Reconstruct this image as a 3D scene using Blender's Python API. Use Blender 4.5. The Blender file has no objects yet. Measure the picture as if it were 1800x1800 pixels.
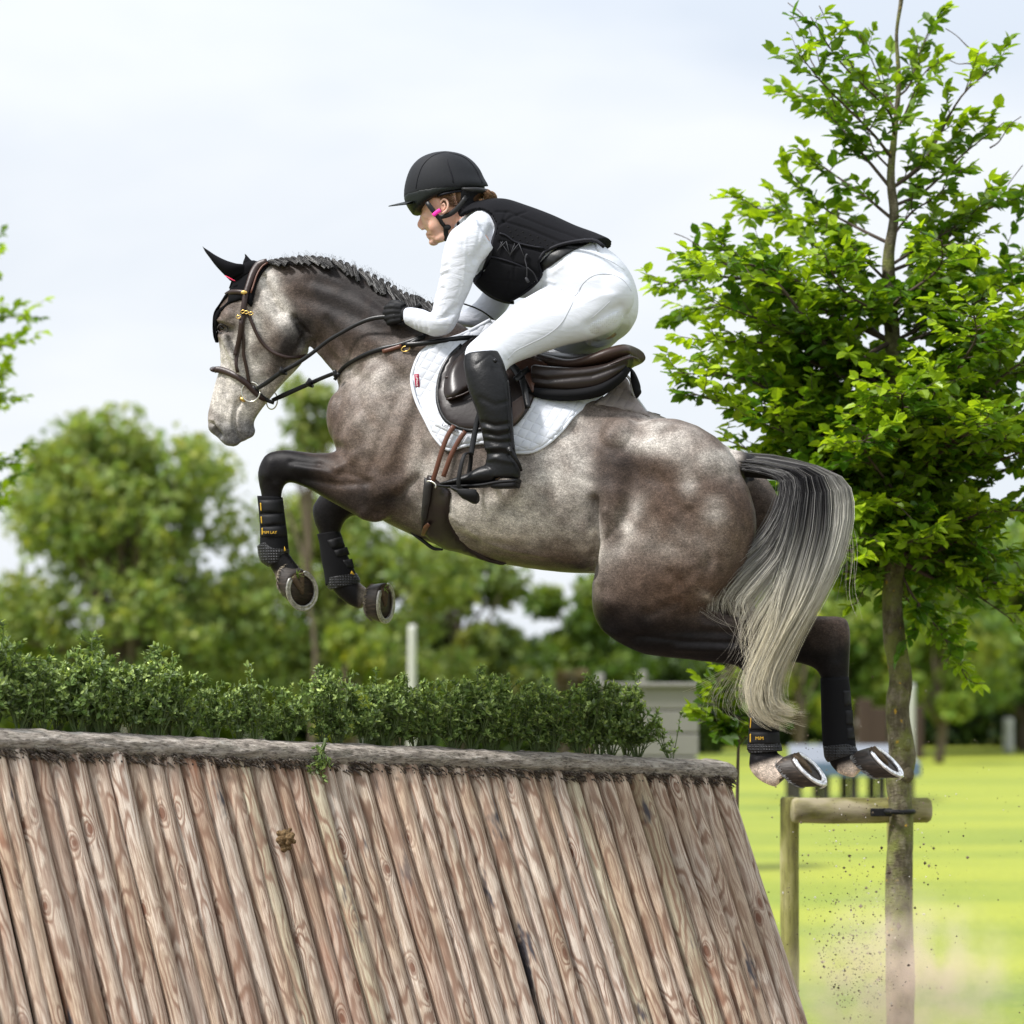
import bpy, math, random
import numpy as np
from mathutils import Vector, Matrix, noise as mnoise
from mathutils.bvhtree import BVHTree
from mathutils.geometry import delaunay_2d_cdt

# ------------------------------------------------------------ camera, sky, sun, exposure
SC = bpy.context.scene
F = 5521.0; HY = 1208.0; CH = 1.6           # focal length in px (of 1800), horizon row, camera height
cam = bpy.data.cameras.new('camera'); camo = bpy.data.objects.new('camera', cam)
SC.collection.objects.link(camo); SC.camera = camo
camo.location = (0, 0, CH); camo.rotation_euler = (math.radians(90), 0, 0)
cam.sensor_width = 36; cam.lens = 36*F/1800; cam.shift_y = (HY-900)/1800
cam.clip_start = .1; cam.clip_end = 3000
cam.dof.use_dof = True; cam.dof.focus_distance = 11.85; cam.dof.aperture_fstop = 2.5; cam.dof.aperture_blades = 9

SUN_EL = math.radians(52); SUN_AZ = math.radians(-66)   # azimuth: direction towards the sun, from -Y (behind the camera) turned to -X
W = bpy.data.worlds.new('World'); SC.world = W; W.use_nodes = True
nt = W.node_tree; nt.nodes.clear()
def wn(t, **k):
    n = nt.nodes.new(t)
    for a, b in k.items(): setattr(n, a, b)
    return n
sky = wn('ShaderNodeTexSky', sky_type='NISHITA', sun_disc=False, sun_elevation=SUN_EL, sun_rotation=math.radians(180)-SUN_AZ)
tc = wn('ShaderNodeTexCoord'); sep = wn('ShaderNodeSeparateXYZ'); nt.links.new(tc.outputs['Generated'], sep.inputs[0])
mp = wn('ShaderNodeMapping'); mp.inputs['Scale'].default_value = (1.0, 1.0, 2.6); mp.inputs['Location'].default_value = (.35, .1, .33)
nt.links.new(tc.outputs['Generated'], mp.inputs[0])
ns = wn('ShaderNodeTexNoise'); ns.inputs['Scale'].default_value = 4.2; ns.inputs['Detail'].default_value = 5; ns.inputs['Roughness'].default_value = .5
ns.inputs['Distortion'].default_value = .25
nt.links.new(mp.outputs[0], ns.inputs['Vector'])
cr = wn('ShaderNodeValToRGB'); nt.links.new(ns.outputs[0], cr.inputs[0])
cr.color_ramp.elements[0].position = .34; cr.color_ramp.elements[0].color = (7.0, 7.65, 8.6, 1)
cr.color_ramp.elements[1].position = .64; cr.color_ramp.elements[1].color = (9.0, 9.3, 9.7, 1)
# an overcast sky is brighter overhead than at the horizon
zr = wn('ShaderNodeMapRange'); nt.links.new(sep.outputs[2], zr.inputs[0])
for k, v in zip(range(1, 5), (.16, .95, .875, 1.8)): zr.inputs[k].default_value = v
ml = wn('ShaderNodeVectorMath', operation='SCALE'); nt.links.new(cr.outputs[0], ml.inputs[0]); nt.links.new(zr.outputs[0], ml.inputs['Scale'])
mx = wn('ShaderNodeMix', data_type='RGBA'); mx.inputs[0].default_value = .93
nt.links.new(sky.outputs[0], mx.inputs[6]); nt.links.new(ml.outputs[0], mx.inputs[7])
bg = wn('ShaderNodeBackground'); bg.inputs[1].default_value = .1; nt.links.new(mx.outputs[2], bg.inputs[0])
wo = wn('ShaderNodeOutputWorld'); nt.links.new(bg.outputs[0], wo.inputs[0])

sl = bpy.data.lights.new('sun', 'SUN'); sl.energy = 4.3; sl.angle = math.radians(8); sl.color = (1, .965, .93)
so = bpy.data.objects.new('sun', sl); SC.collection.objects.link(so)
sd = Vector((math.sin(SUN_AZ)*math.cos(SUN_EL), -math.cos(SUN_AZ)*math.cos(SUN_EL), math.sin(SUN_EL)))
so.rotation_euler = sd.to_track_quat('Z', 'Y').to_euler(); so.location = sd*30
SC.view_settings.view_transform = 'Standard'; SC.view_settings.look = 'None'
SC.view_settings.gamma = 1; SC.view_settings.exposure = 0.32
SC.render.engine = 'CYCLES'
SC.cycles.volume_bounces = 3
SC.cycles.transparent_max_bounces = 12

# ------------------------------------------------------------ helpers
rng = np.random.default_rng(7); random.seed(7)
PSI = math.radians(16)                       # the horse heads slightly away from the camera
NL = np.array((-math.sin(PSI), -math.cos(PSI), 0.0)); O0 = np.array((0.0, 12.0, 0.0))
AX = np.array((-math.cos(PSI), math.sin(PSI), 0.0))
def at(px, py, Y): return np.array(((px-900)/F*Y, Y, CH+(HY-py)/F*Y))
def hp(px, py, l=0.0):                       # a pixel's point on the plane l metres to the camera side of the horse's middle
    u = (px-900)/F; v = (HY-py)/F
    t = (l+O0@NL)/(u*NL[0]+NL[1])
    return np.array((u*t, t, CH+v*t))
def hpv(p, l):
    p = np.asarray(p, float); u = (p[:, 0]-900)/F; v = (HY-p[:, 1])/F
    t = (l+O0@NL)/(u*NL[0]+NL[1])
    return np.stack((u*t, t, CH+v*t), 1)
def proj(V):
    V = np.asarray(V); return np.stack((900+F*V[:, 0]/V[:, 1], HY-F*(V[:, 2]-CH)/V[:, 1]), 1)
def lat(V): return (np.asarray(V)-O0)@NL
def crom(P, n):                              # Catmull-Rom resampling of rows of P
    P = np.asarray(P, float); m = len(P)
    if m < 3: 
        t = np.linspace(0, 1, n)[:, None]; return P[0]*(1-t)+P[-1]*t
    Q = np.vstack((2*P[0]-P[1], P, 2*P[-1]-P[-2])); t = np.linspace(0, m-1-1e-9, n); i = t.astype(int); f = (t-i)[:, None]
    a, b, c, d = Q[i], Q[i+1], Q[i+2], Q[i+3]
    return .5*(2*b+(c-a)*f+(2*a-5*b+4*c-d)*f*f+(3*b-a-3*c+d)*f**3)
def ss(x, a, b):
    t = np.clip((x-a)/(b-a), 0, 1); return t*t*(3-2*t)
class MB:                                    # collects pieces of ONE mesh object
    def __init__(s): s.v = []; s.f = []; s.n = 0; s.c = []; s.mi = []
    def add(s, V, Fc, col=None, mi=0):
        V = np.asarray(V, float).reshape(-1, 3)
        s.v.append(V); s.f += [tuple(int(i)+s.n for i in f) for f in Fc]; s.n += len(V); s.mi += [mi]*len(Fc)
        s.c.append(np.tile(np.array(col if col is not None else (1, 1, 1), float), (len(V), 1)) if col is None or np.ndim(col) == 1 else np.asarray(col, float))
        return s
    def arr(s): return np.vstack(s.v), s.f
    def build(s, name, mats, parent=None, smooth=True, origin=None):
        V, Fc = s.arr(); o = link(name, V, Fc, mats, parent, smooth, np.vstack(s.c), origin)
        if isinstance(mats, (list, tuple)): o.data.polygons.foreach_set('material_index', s.mi)
        return o
WPOS = {}
def link(name, V, Fc, mats, parent=None, smooth=True, col=None, origin=None, uv=None):
    V = np.asarray(V, float); me = bpy.data.meshes.new(name)
    if parent is not None: org = WPOS[parent.name]
    elif origin is not None: org = np.array(origin, float)
    else: org = np.array(((V[:, 0].min()+V[:, 0].max())/2, (V[:, 1].min()+V[:, 1].max())/2, V[:, 2].min()))
    L = V-org
    if isinstance(Fc, np.ndarray):
        nf, k = Fc.shape
        me.vertices.add(len(L)); me.vertices.foreach_set('co', L.ravel()); me.loops.add(nf*k)
        me.loops.foreach_set('vertex_index', Fc.ravel().astype(np.int32)); me.polygons.add(nf)
        me.polygons.foreach_set('loop_start', np.arange(0, nf*k, k, dtype=np.int32))
        me.polygons.foreach_set('loop_total', np.full(nf, k, np.int32)); me.update(calc_edges=True)
    else: me.from_pydata(L.tolist(), [], Fc)
    me.polygons.foreach_set('use_smooth', [smooth]*len(me.polygons))
    if col is not None:
        a = me.color_attributes.new('Col', 'FLOAT_COLOR', 'POINT')
        a.data.foreach_set('color', np.hstack((col, np.ones((len(col), 1)))).ravel())
    if uv is not None:
        a = me.attributes.new('flat', 'FLOAT_VECTOR', 'POINT')
        a.data.foreach_set('vector', np.hstack((uv, np.zeros((len(uv), 1)))).ravel())
    for m in (mats if isinstance(mats, (list, tuple)) else [mats]): me.materials.append(m)
    me.update(); o = bpy.data.objects.new(name, me); SC.collection.objects.link(o)
    if parent is not None: o.parent = parent
    else: o.location = org
    WPOS[o.name] = org
    return o
def empty(name, loc, label, cat, group=None):
    o = bpy.data.objects.new(name, None); SC.collection.objects.link(o); o.location = loc; o.empty_display_size = .1
    WPOS[o.name] = np.array(loc, float); return tag(o, label, cat, group)
def tag(o, label=None, cat=None, group=None, kind=None):
    if label: o['label'] = label
    if cat: o['category'] = cat
    if group: o['group'] = group
    if kind: o['kind'] = kind
    return o
# --- basic shapes
def ringfaces(n, m, cap=True):
    f = []
    for i in range(n-1):
        for j in range(m): f.append((i*m+j, i*m+(j+1) % m, (i+1)*m+(j+1) % m, (i+1)*m+j))
    if cap: f.append(tuple(range(m))[::-1]); f.append(tuple(range((n-1)*m, n*m)))
    return f
def loft(S, m=28, dens=6, sq=1.0, egg=0.0, shrink=1.0):
    # stations (ax, ay, bx, by, lateral, halfwidth): edge A and edge B in the picture, depth across
    S = np.array([list(s)+[0]*(6-len(s)) for s in S], float); R = crom(S, (len(S)-1)*dens+1); V = []
    t = np.linspace(0, 2*math.pi, m, endpoint=False); ct, st = np.cos(t), np.sin(t)
    ct = np.sign(ct)*np.abs(ct)**sq; st = np.sign(st)*np.abs(st)**sq
    for ax, ay, bx, by, l, w in R:
        A, B = hp(ax, ay, l), hp(bx, by, l); C = (A+B)/2; h = (A-B)/2*shrink
        V.append(C+np.outer(ct, h)+np.outer(st*(1-egg*ct), NL*max(w, .003)*shrink))
    return np.vstack(V), ringfaces(len(R), m)
def tube(P, r, m=8, dens=4, cap=True, flat=1.0):
    P = np.asarray(P, float); r = np.atleast_1d(np.asarray(r, float)); 
    if len(r) == 1: r = np.repeat(r, len(P))
    R = crom(np.hstack((P, r[:, None])), (len(P)-1)*dens+1) if dens > 1 else np.hstack((P, r[:, None]))
    Q = R[:, :3]; T = np.gradient(Q, axis=0); T /= np.linalg.norm(T, axis=1)[:, None]+1e-12
    up = np.array((0, 0, 1.)) if abs(T[0][2]) < .9 else np.array((1., 0, 0)); V = []
    N_ = np.cross(T[0], up); N_ /= np.linalg.norm(N_)
    a = np.linspace(0, 2*math.pi, m, endpoint=False)
    for q, t, rr in zip(Q, T, R[:, 3]):
        N_ = N_-t*(N_@t); N_ /= np.linalg.norm(N_)+1e-12; B = np.cross(t, N_)
        V.append(q+rr*(np.outer(np.cos(a), N_)+flat*np.outer(np.sin(a), B)))
    return np.vstack(V), ringfaces(len(Q), m, cap)
def ball(c, r, m=20, n=12, ax=None):
    r = np.array((r, r, r), float) if np.ndim(r) == 0 else np.array(r, float); V = []
    for i in range(n+1):
        ph = math.pi*(i+.001)/(n+.002)
        for j in range(m):
            th = -2*math.pi*j/m; V.append((math.sin(ph)*math.cos(th), math.sin(ph)*math.sin(th), math.cos(ph)))
    V = np.array(V)*r
    if ax is not None: V = V@np.array(ax)
    return V+np.array(c), ringfaces(n+1, m)
def hball(px, py, l, a, b, c, ang=0):        # ellipsoid: a along the horse, b up, c across; ang turns it in the picture plane (degrees, anticlockwise on the picture)
    X = -AX; Z = np.array((0, 0, 1.)); ca, sa = math.cos(math.radians(ang)), math.sin(math.radians(ang))
    return ball(hp(px, py, l), (a, b, c), ax=[X*ca+Z*sa, -X*sa+Z*ca, NL])
def box(c, s, rot=0, bev=0.0):
    x, y, z = np.array(s)/2; b = min(bev, x*.9, y*.9, z*.9)
    V = []
    for sz in (-1, 1):
        for k, (dx, dy) in enumerate(((-1, -1), (1, -1), (1, 1), (-1, 1))): V.append((dx*x, dy*y, sz*z))
    V = np.array(V); Fc = [(3, 2, 1, 0), (4, 5, 6, 7), (0, 1, 5, 4), (1, 2, 6, 5), (2, 3, 7, 6), (3, 0, 4, 7)]
    ca, sa = math.cos(rot), math.sin(rot); R = np.array(((ca, sa, 0), (-sa, ca, 0), (0, 0, 1)))
    return V@R+np.array(c), Fc
def bevel(o, w=.006, seg=2):
    m = o.modifiers.new('bevel', 'BEVEL'); m.width = w; m.segments = seg; m.limit_method = 'ANGLE'
def get_np(me):
    V = np.empty(len(me.vertices)*3); me.vertices.foreach_get('co', V); V = V.reshape(-1, 3)
    lt = np.empty(len(me.polygons), np.int32); me.polygons.foreach_get('loop_total', lt)
    li = np.empty(len(me.loops), np.int32); me.loops.foreach_get('vertex_index', li)
    if (lt == 4).all(): return V, li.reshape(-1, 4)
    k = np.concatenate(([0], np.cumsum(lt))); return V, [tuple(li[k[i]:k[i+1]]) for i in range(len(lt))]
def edges_of(Fc):
    Fc = np.asarray(Fc); k = Fc.shape[1]; E = np.vstack([Fc[:, [i, (i+1) % k]] for i in range(k)])
    return np.unique(np.sort(E, 1), axis=0)
def lapl(V, E, it=3, lam=.5, mask=None):
    n = len(V); deg = np.bincount(E.ravel(), minlength=n)[:, None]+1e-9; V = V.copy()
    for _ in range(it):
        S = np.stack([np.bincount(E[:, 0], V[E[:, 1], k], n)+np.bincount(E[:, 1], V[E[:, 0], k], n) for k in range(V.shape[1])], 1)
        d = lam*(S/deg-V); V += d if mask is None else d*mask[:, None]
    return V
def vnorm(V, Fc):
    Fc = np.asarray(Fc); a = V[Fc[:, 1]]-V[Fc[:, 0]]; b = V[Fc[:, 2]]-V[Fc[:, 0]]; 
    if Fc.shape[1] == 4: a = V[Fc[:, 2]]-V[Fc[:, 0]]; b = V[Fc[:, 3]]-V[Fc[:, 1]]
    N_ = np.cross(a, b); R = np.zeros_like(V)
    for k in range(Fc.shape[1]):
        for j in range(3): R[:, j] += np.bincount(Fc[:, k], N_[:, j], len(V))
    return R/(np.linalg.norm(R, axis=1)[:, None]+1e-12)
def remesh(pieces, vox=.008, it=6):
    mb = MB()
    for V, Fc in pieces: mb.add(V, Fc)
    V, Fc = mb.arr(); me = bpy.data.meshes.new('tmp'); me.from_pydata(V.tolist(), [], Fc); o = bpy.data.objects.new('tmp', me)
    SC.collection.objects.link(o)
    m = o.modifiers.new('r', 'REMESH'); m.mode = 'VOXEL'; m.voxel_size = vox; m.adaptivity = 0
    dg = bpy.context.evaluated_depsgraph_get(); ev = o.evaluated_get(dg); m2 = bpy.data.meshes.new_from_object(ev)
    V, Fc = get_np(m2); bpy.data.objects.remove(o); bpy.data.meshes.remove(me); bpy.data.meshes.remove(m2)
    E = edges_of(Fc); V = lapl(V, E, it, .5)
    return V, Fc
def seg_dist(P, L):                          # distance of 2D points P to polyline L
    L = np.asarray(L, float); d = np.full(len(P), 1e9)
    if len(L) == 1: return np.hypot(*(P-L[0]).T)
    for a, b in zip(L[:-1], L[1:]):
        ab = b-a; t = np.clip(((P-a)@ab)/(ab@ab+1e-9), 0, 1); d = np.minimum(d, np.hypot(*(P-a-t[:, None]*ab).T))
    return d
def inpoly(P, poly):
    poly = np.asarray(poly, float); x, y = P[:, 0], P[:, 1]; c = np.zeros(len(P), bool)
    for (x1, y1), (x2, y2) in zip(poly, np.roll(poly, -1, 0)):
        k = (y1 > y) != (y2 > y); c ^= k & (x < (x2-x1)*(y-y1)/((y2-y1) if y2 != y1 else 1e-9)+x1)
    return c
def sculpt(V, Fc, strokes, side=1):
    P = proj(V); l = lat(V); N_ = vnorm(V, Fc); d = np.zeros(len(V)); fac = np.clip((N_@NL)*1.6, 0, 1)
    for L, r, a in strokes: d += a*np.exp(-(seg_dist(P, L)/r)**2)*fac
    return V+N_*d[:, None]
def clip_faces(V, Fc, keep):
    Fc = np.asarray(Fc); k = keep[Fc].all(1); Fc = Fc[k]; u, inv = np.unique(Fc, return_inverse=True)
    return V[u], inv.reshape(Fc.shape)
def densify(poly, sp):
    out = []; poly = np.asarray(poly, float)
    for a, b in zip(poly, np.roll(poly, -1, 0)):
        n = max(1, int(np.hypot(*(b-a))/sp)); out += [a+(b-a)*k/n for k in range(n)]
    return np.array(out)
def smooth_poly(poly, k=6): 
    P = np.asarray(poly, float); m = len(P); Q = np.vstack((P[-2:], P, P[:3])); R = crom(Q, (len(Q)-1)*k+1)
    return R[2*k:(2+m)*k]
def hit(bvh, px, py):
    d = Vector(((px-900)/F, 1, (HY-py)/F)).normalized(); h = bvh.ray_cast(Vector((0, 0, CH)), d)
    return None if h[0] is None else float((np.array(h[0])-O0)@NL)
def cdt(poly, sp):
    B = densify(poly, sp); n = len(B); x0, y0 = B.min(0); x1, y1 = B.max(0)
    gx, gy = np.meshgrid(np.arange(x0+sp*.5, x1, sp), np.arange(y0+sp*.5, y1, sp)); G = np.stack((gx.ravel(), gy.ravel()), 1)
    G = G[inpoly(G, B)]; G = G[seg_dist(G, np.vstack((B, B[:1]))) > sp*.45] if len(G) else G
    P = [Vector(p) for p in np.vstack((B, G))]
    r = delaunay_2d_cdt(P, [(i, (i+1) % n) for i in range(n)], [], 1, 1e-6)
    return np.array([tuple(v) for v in r[0]]), [tuple(f) for f in r[2]]
def sheet(poly, bvh, off=.006, thick=.006, sp=8, lmax=None, fill=0.0, sm=4, ridge=None, minl=None):
    P, T = cdt(poly, sp); T = np.array(T); l = np.array([h if (h := hit(bvh, *p)) is not None else np.nan for p in P])
    E = edges_of(T); bad = np.isnan(l)
    if minl is not None: bad |= np.nan_to_num(l, nan=-9) < minl
    if bad.all(): l[:] = fill
    else:
        l[bad] = 0; known = ~bad; n = len(P)
        for _ in range(60):
            if known.all(): break
            w = known.astype(float); c = np.bincount(E[:, 0], w[E[:, 1]], n)+np.bincount(E[:, 1], w[E[:, 0]], n)
            s = np.bincount(E[:, 0], (l*w)[E[:, 1]], n)+np.bincount(E[:, 1], (l*w)[E[:, 0]], n)
            new = (~known) & (c > 0); l[new] = s[new]/c[new]-.004; known |= new
    l = lapl(l[:, None], E, sm, .5)[:, 0]
    if ridge is not None: l = l+ridge(P)
    bd = np.zeros(len(P)); 
    # the rim is rounded a little
    Bp = np.asarray(poly, float); db = seg_dist(P, np.vstack((Bp, Bp[:1]))); edge = np.clip(db/(thick*460*.8+.01), 0, 1)
    outer = hpv(P, l+off-thick*.6*(1-edge)**2); inner = hpv(P, l+off-thick)
    cnt = {}
    for f in T:
        for i in range(3):
            a, b = f[i], f[(i+1) % 3]; k = (min(a, b), max(a, b)); cnt.setdefault(k, []).append((a, b))
    n = len(P); Fc = [tuple(f) for f in T]+[tuple(f[::-1]+n) for f in T]
    for k, v in cnt.items():
        if len(v) == 1: a, b = v[0]; Fc.append((b, a, a+n, b+n))
    V = np.vstack((outer, inner)); 
    # outward faces towards the camera
    nn = np.cross(V[T[0][1]]-V[T[0][0]], V[T[0][2]]-V[T[0][0]])
    if nn[1] > 0: Fc = [f[::-1] for f in Fc]
    return V, Fc, np.vstack((P, P))/1000.0
def strap(pts, wpx, bvh, off=.006, thick=.004, l=None, n=None, sm=3):
    P = np.asarray(pts, float); n = n or max(8, int(np.hypot(*np.diff(P, axis=0).T).sum()/6)); Q = crom(P, n)
    if l is None:
        L = np.array([h if (h := hit(bvh, *p)) is not None else np.nan for p in Q]); ok = ~np.isnan(L)
        L = np.interp(np.arange(n), np.arange(n)[ok], L[ok]) if ok.any() else np.zeros(n)
        for _ in range(sm): L[1:-1] = .5*L[1:-1]+.25*(L[:-2]+L[2:])
    else: L = crom(np.array(l, float)[:, None], n)[:, 0] if np.ndim(l) else np.full(n, float(l))
    T = np.gradient(Q, axis=0); T /= np.linalg.norm(T, axis=1)[:, None]; D = np.stack((-T[:, 1], T[:, 0]), 1)
    w = (np.interp(np.linspace(0, 1, n), np.linspace(0, 1, len(wpx)), wpx) if np.ndim(wpx) else np.full(n, float(wpx)))[:, None]/2
    rows = [hpv(Q-D*w, L+off-thick*.6), hpv(Q-D*w*.8, L+off), hpv(Q+D*w*.8, L+off), hpv(Q+D*w, L+off-thick*.6), hpv(Q+D*w, L+off-thick), hpv(Q-D*w, L+off-thick)]
    V = np.stack(rows, 1).reshape(-1, 3); Fc = [f[::-1] for f in ringfaces(n, 6)]
    return V, Fc
def mkbvh(V, Fc): return BVHTree.FromPolygons([Vector(v) for v in V.tolist()], [tuple(int(i) for i in f) for f in Fc])
# --- leaves: arrays of base points, directions, face normals, lengths
def leaves(B, D, Nn, ln, wd=.6, fold=.25, shape=((0, 0), (.32, .85), (.68, .75), (1, 0))):
    D = D/np.linalg.norm(D, axis=1)[:, None]; S = np.cross(D, Nn); S /= np.linalg.norm(S, axis=1)[:, None]+1e-9; U = np.cross(S, D)
    ln = ln[:, None]; w = ln*wd*.5; c = []
    pts = [(0, 0, 0), (.32, 1, .9), (.68, 1, .78), (1, 0, -.1), (.68, -1, .78), (.32, -1, .9)]
    for t, sgn, ww in pts:
        k = abs(ww) if sgn else 0
        c.append(B+D*ln*t+S*w*sgn*k+U*(w*k*fold if sgn else 0)-U*ln*.12*t*t)
    V = np.stack(c, 1).reshape(-1, 3); n = len(B); b = (np.arange(n)*6)[:, None]
    Fc = np.vstack((b+np.array((0, 1, 2, 3)), b+np.array((0, 3, 4, 5)))); return V, Fc
def rand_dir(n, r=rng):
    v = r.normal(size=(n, 3)); return v/np.linalg.norm(v, axis=1)[:, None]

# ------------------------------------------------------------ materials
class M:
    def __init__(s, name, rough=.6, spec=.5):
        s.m = bpy.data.materials.new(name); s.m.use_nodes = True; s.t = s.m.node_tree; s.t.nodes.clear()
        s.o = s.n('ShaderNodeOutputMaterial'); s.b = s.n('ShaderNodeBsdfPrincipled'); s.l(s.b, 0, s.o, 0)
        s.b.inputs['Roughness'].default_value = rough; s.b.inputs['Specular IOR Level'].default_value = spec
    def n(s, t, inp=None, **k):
        x = s.t.nodes.new(t)
        for a, b in k.items(): setattr(x, a, b)
        for a, b in (inp or {}).items():
            if hasattr(b, 'is_output') or hasattr(b, 'outputs'): s.l(b, 0, x, a)
            else: x.inputs[a].default_value = b
        return x
    def l(s, a, i, b, j): s.t.links.new(a if hasattr(a, 'is_output') else a.outputs[i], b.inputs[j])
    def noise(s, vec, scale, detail=3, rough=.5, dist=0): return s.n('ShaderNodeTexNoise', {'Vector': vec, 'Scale': scale, 'Detail': detail, 'Roughness': rough, 'Distortion': dist})
    def ramp(s, fac, *st):
        r = s.n('ShaderNodeValToRGB'); s.l(fac, 0, r, 0); e = r.color_ramp.elements
        while len(e) < len(st): e.new(.5)
        for q, (p, c) in zip(e, st): q.position = p; q.color = (*(c if np.ndim(c) else (c, c, c)), 1)
        return r
    def mix(s, f, a, b, mode='MIX'):
        x = s.n('ShaderNodeMix', data_type='RGBA', blend_type=mode)
        for k, v in ((0, f), (6, a), (7, b)):
            if hasattr(v, 'is_output') or hasattr(v, 'outputs'): s.t.links.new(v if hasattr(v, 'is_output') else (v.outputs[2] if v.bl_idname == 'ShaderNodeMix' else v.outputs[0]), x.inputs[k])
            else: x.inputs[k].default_value = (*v, 1) if np.ndim(v) else v
        return x
    def mth(s, op, a, b=0.0, clamp=False):
        x = s.n('ShaderNodeMath', operation=op, use_clamp=clamp)
        for k, v in ((0, a), (1, b)):
            if hasattr(v, 'is_output') or hasattr(v, 'outputs'): s.l(v, 0, x, k)
            else: x.inputs[k].default_value = v
        return x
    def col(s, x): s.t.links.new(x.outputs[2] if x.bl_idname == 'ShaderNodeMix' else x.outputs[0], s.b.inputs['Base Color']) if hasattr(x, 'outputs') else s.b.inputs['Base Color'].__setattr__('default_value', (*x, 1)); return s
    def bump(s, h, st=.3, d=.01, prev=None):
        x = s.n('ShaderNodeBump', {'Strength': st, 'Distance': d}); s.l(h, 0, x, 'Height')
        if prev: s.l(prev, 0, x, 'Normal')
        s.l(x, 0, s.b, 'Normal'); return x
    def obj(s): return s.n('ShaderNodeTexCoord').outputs['Object']
    def scale(s, v, sc): 
        x = s.n('ShaderNodeMapping'); s.l(v, 0, x, 0); x.inputs['Scale'].default_value = sc; return x
    def attr(s, nme='Col'): return s.n('ShaderNodeAttribute', attribute_name=nme)
def simple(name, c, rough=.6, var=.12, sc=40, bump=.15, bd=.002, spec=.22, sheen=0, metal=0, sc2=None):
    g = M(name, rough, spec); o = g.obj(); n1 = g.noise(o, sc, 4, .6); n2 = g.noise(o, sc/6, 2)
    c = np.array(c); mm = g.mix(n1, tuple(c*(1-var)), tuple(np.minimum(c*(1+var), 1))); mm2 = g.mix(n2, tuple(c*(1-var)), tuple(np.minimum(c*(1+var), 1)))
    g.col(g.mix(.5, mm, mm2)); g.bump(n1, bump, bd); g.b.inputs['Metallic'].default_value = metal
    if sheen: g.b.inputs['Sheen Weight'].default_value = sheen
    rr = g.n('ShaderNodeMapRange', {3: rough-.07, 4: rough+.1}); g.l(n2, 0, rr, 0); g.l(rr, 0, g.b, 'Roughness')
    return g.m
def leafmat(name, trans=.45, rough=.45, spec=.35):
    g = M(name, rough, spec); a = g.attr(); n1 = g.noise(g.obj(), 60, 2); c = g.mix(.35, a, g.mix(n1, (.02, .05, .01), (1, 1, .7)), 'OVERLAY'); g.col(c)
    tr = g.n('ShaderNodeBsdfTranslucent'); t2 = g.mix(1.0, c, (1.0, 1.0, .35), 'MULTIPLY'); g.t.links.new(t2.outputs[2], tr.inputs[0])
    ms = g.n('ShaderNodeMixShader'); ms.inputs[0].default_value = trans; g.l(g.b, 0, ms, 1); g.l(tr, 0, ms, 2); g.l(ms, 0, g.o, 0); return g.m
# ------------------------------------------------------------ field
def ground():
    xs = np.concatenate((-np.geomspace(600, 8, 22), np.linspace(-6, 8, 36), np.geomspace(10, 600, 22))); ys = np.concatenate((np.linspace(-20, 8, 6), np.linspace(9, 30, 48), np.geomspace(33, 900, 26)))
    X, Y = np.meshgrid(xs, ys); Z = np.array([[.05*mnoise.noise(Vector((x*.08, y*.06, 3)))+.02*mnoise.noise(Vector((x*.7, y*.7, 1))) for x in xs] for y in ys])
    V = np.stack((X.ravel(), Y.ravel(), Z.ravel()), 1); nx, ny = len(xs), len(ys)
    Fc = np.array([(j*nx+i, j*nx+i+1, (j+1)*nx+i+1, (j+1)*nx+i) for j in range(ny-1) for i in range(nx-1)])
    g = M('mown_grass', .75, .25); o = g.obj()
    n1 = g.noise(g.scale(o, (1, .55, 1)), 1.6, 6, .75); n2 = g.noise(g.scale(o, (.05, .35, 1)), 1.0, 3); n3 = g.noise(o, 22, 4, .7)
    c = g.ramp(n1, (.3, (.095, .145, .016)), (.52, (.155, .212, .024)), (.75, (.23, .27, .035)))
    c2 = g.mix(g.ramp(n2, (.38, 0), (.6, 1)), c, (.29, .315, .030)); c3 = g.mix(g.ramp(n3, (.35, .45), (.6, 0)), c2, (.085, .125, .018))
    # mower stripes across the field
    sp = g.n('ShaderNodeSeparateXYZ'); g.l(o, 0, sp, 0); ph = g.mth('ADD', g.mth('MULTIPLY', sp.outputs[1], 1.35), g.mth('MULTIPLY', n2, 2.0)); st = g.mth('SINE', ph)
    c4 = g.mix(g.ramp(st, (.0, 0), (1, .32)), c3, g.mix(.6, c3, (.31, .335, .036))); g.col(c4); g.bump(n3, .5, .03)
    o = link('grass_field', V, Fc, g.m, smooth=True, origin=(0, 0, 0)); tag(o, 'bright yellow-green mown grass field stretching to the trees', 'grass', kind='structure')
ground()

# near grass: individual blades only where the field comes close to the camera
def near_grass():
    n = 26000; Y = rng.uniform(12.8, 24, n); X = rng.uniform(.6, 3.2, n)*Y/14-.2; B = np.stack((X, Y, np.zeros(n)), 1)
    D = rand_dir(n)*.5+np.array((0, 0, 1.)); ln = rng.uniform(.025, .06, n)
    N_ = np.cross(D, rand_dir(n)); S = np.cross(D, N_); S /= np.linalg.norm(S, axis=1)[:, None]; w = .0035
    V = np.stack((B-S*w, B+S*w, B+D*ln[:, None]), 1).reshape(-1, 3); Fc = np.arange(3*n).reshape(-1, 3)
    c = np.array((.24, .33, .045))*rng.uniform(.7, 1.3, (n, 1)); 
    tag(link('grass_blades', V, Fc, leafmat('grass_blade', .3, .6), col=np.repeat(c, 3, 0), smooth=False), 'short grass blades standing up from the mown field', 'grass', kind='stuff')

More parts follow.
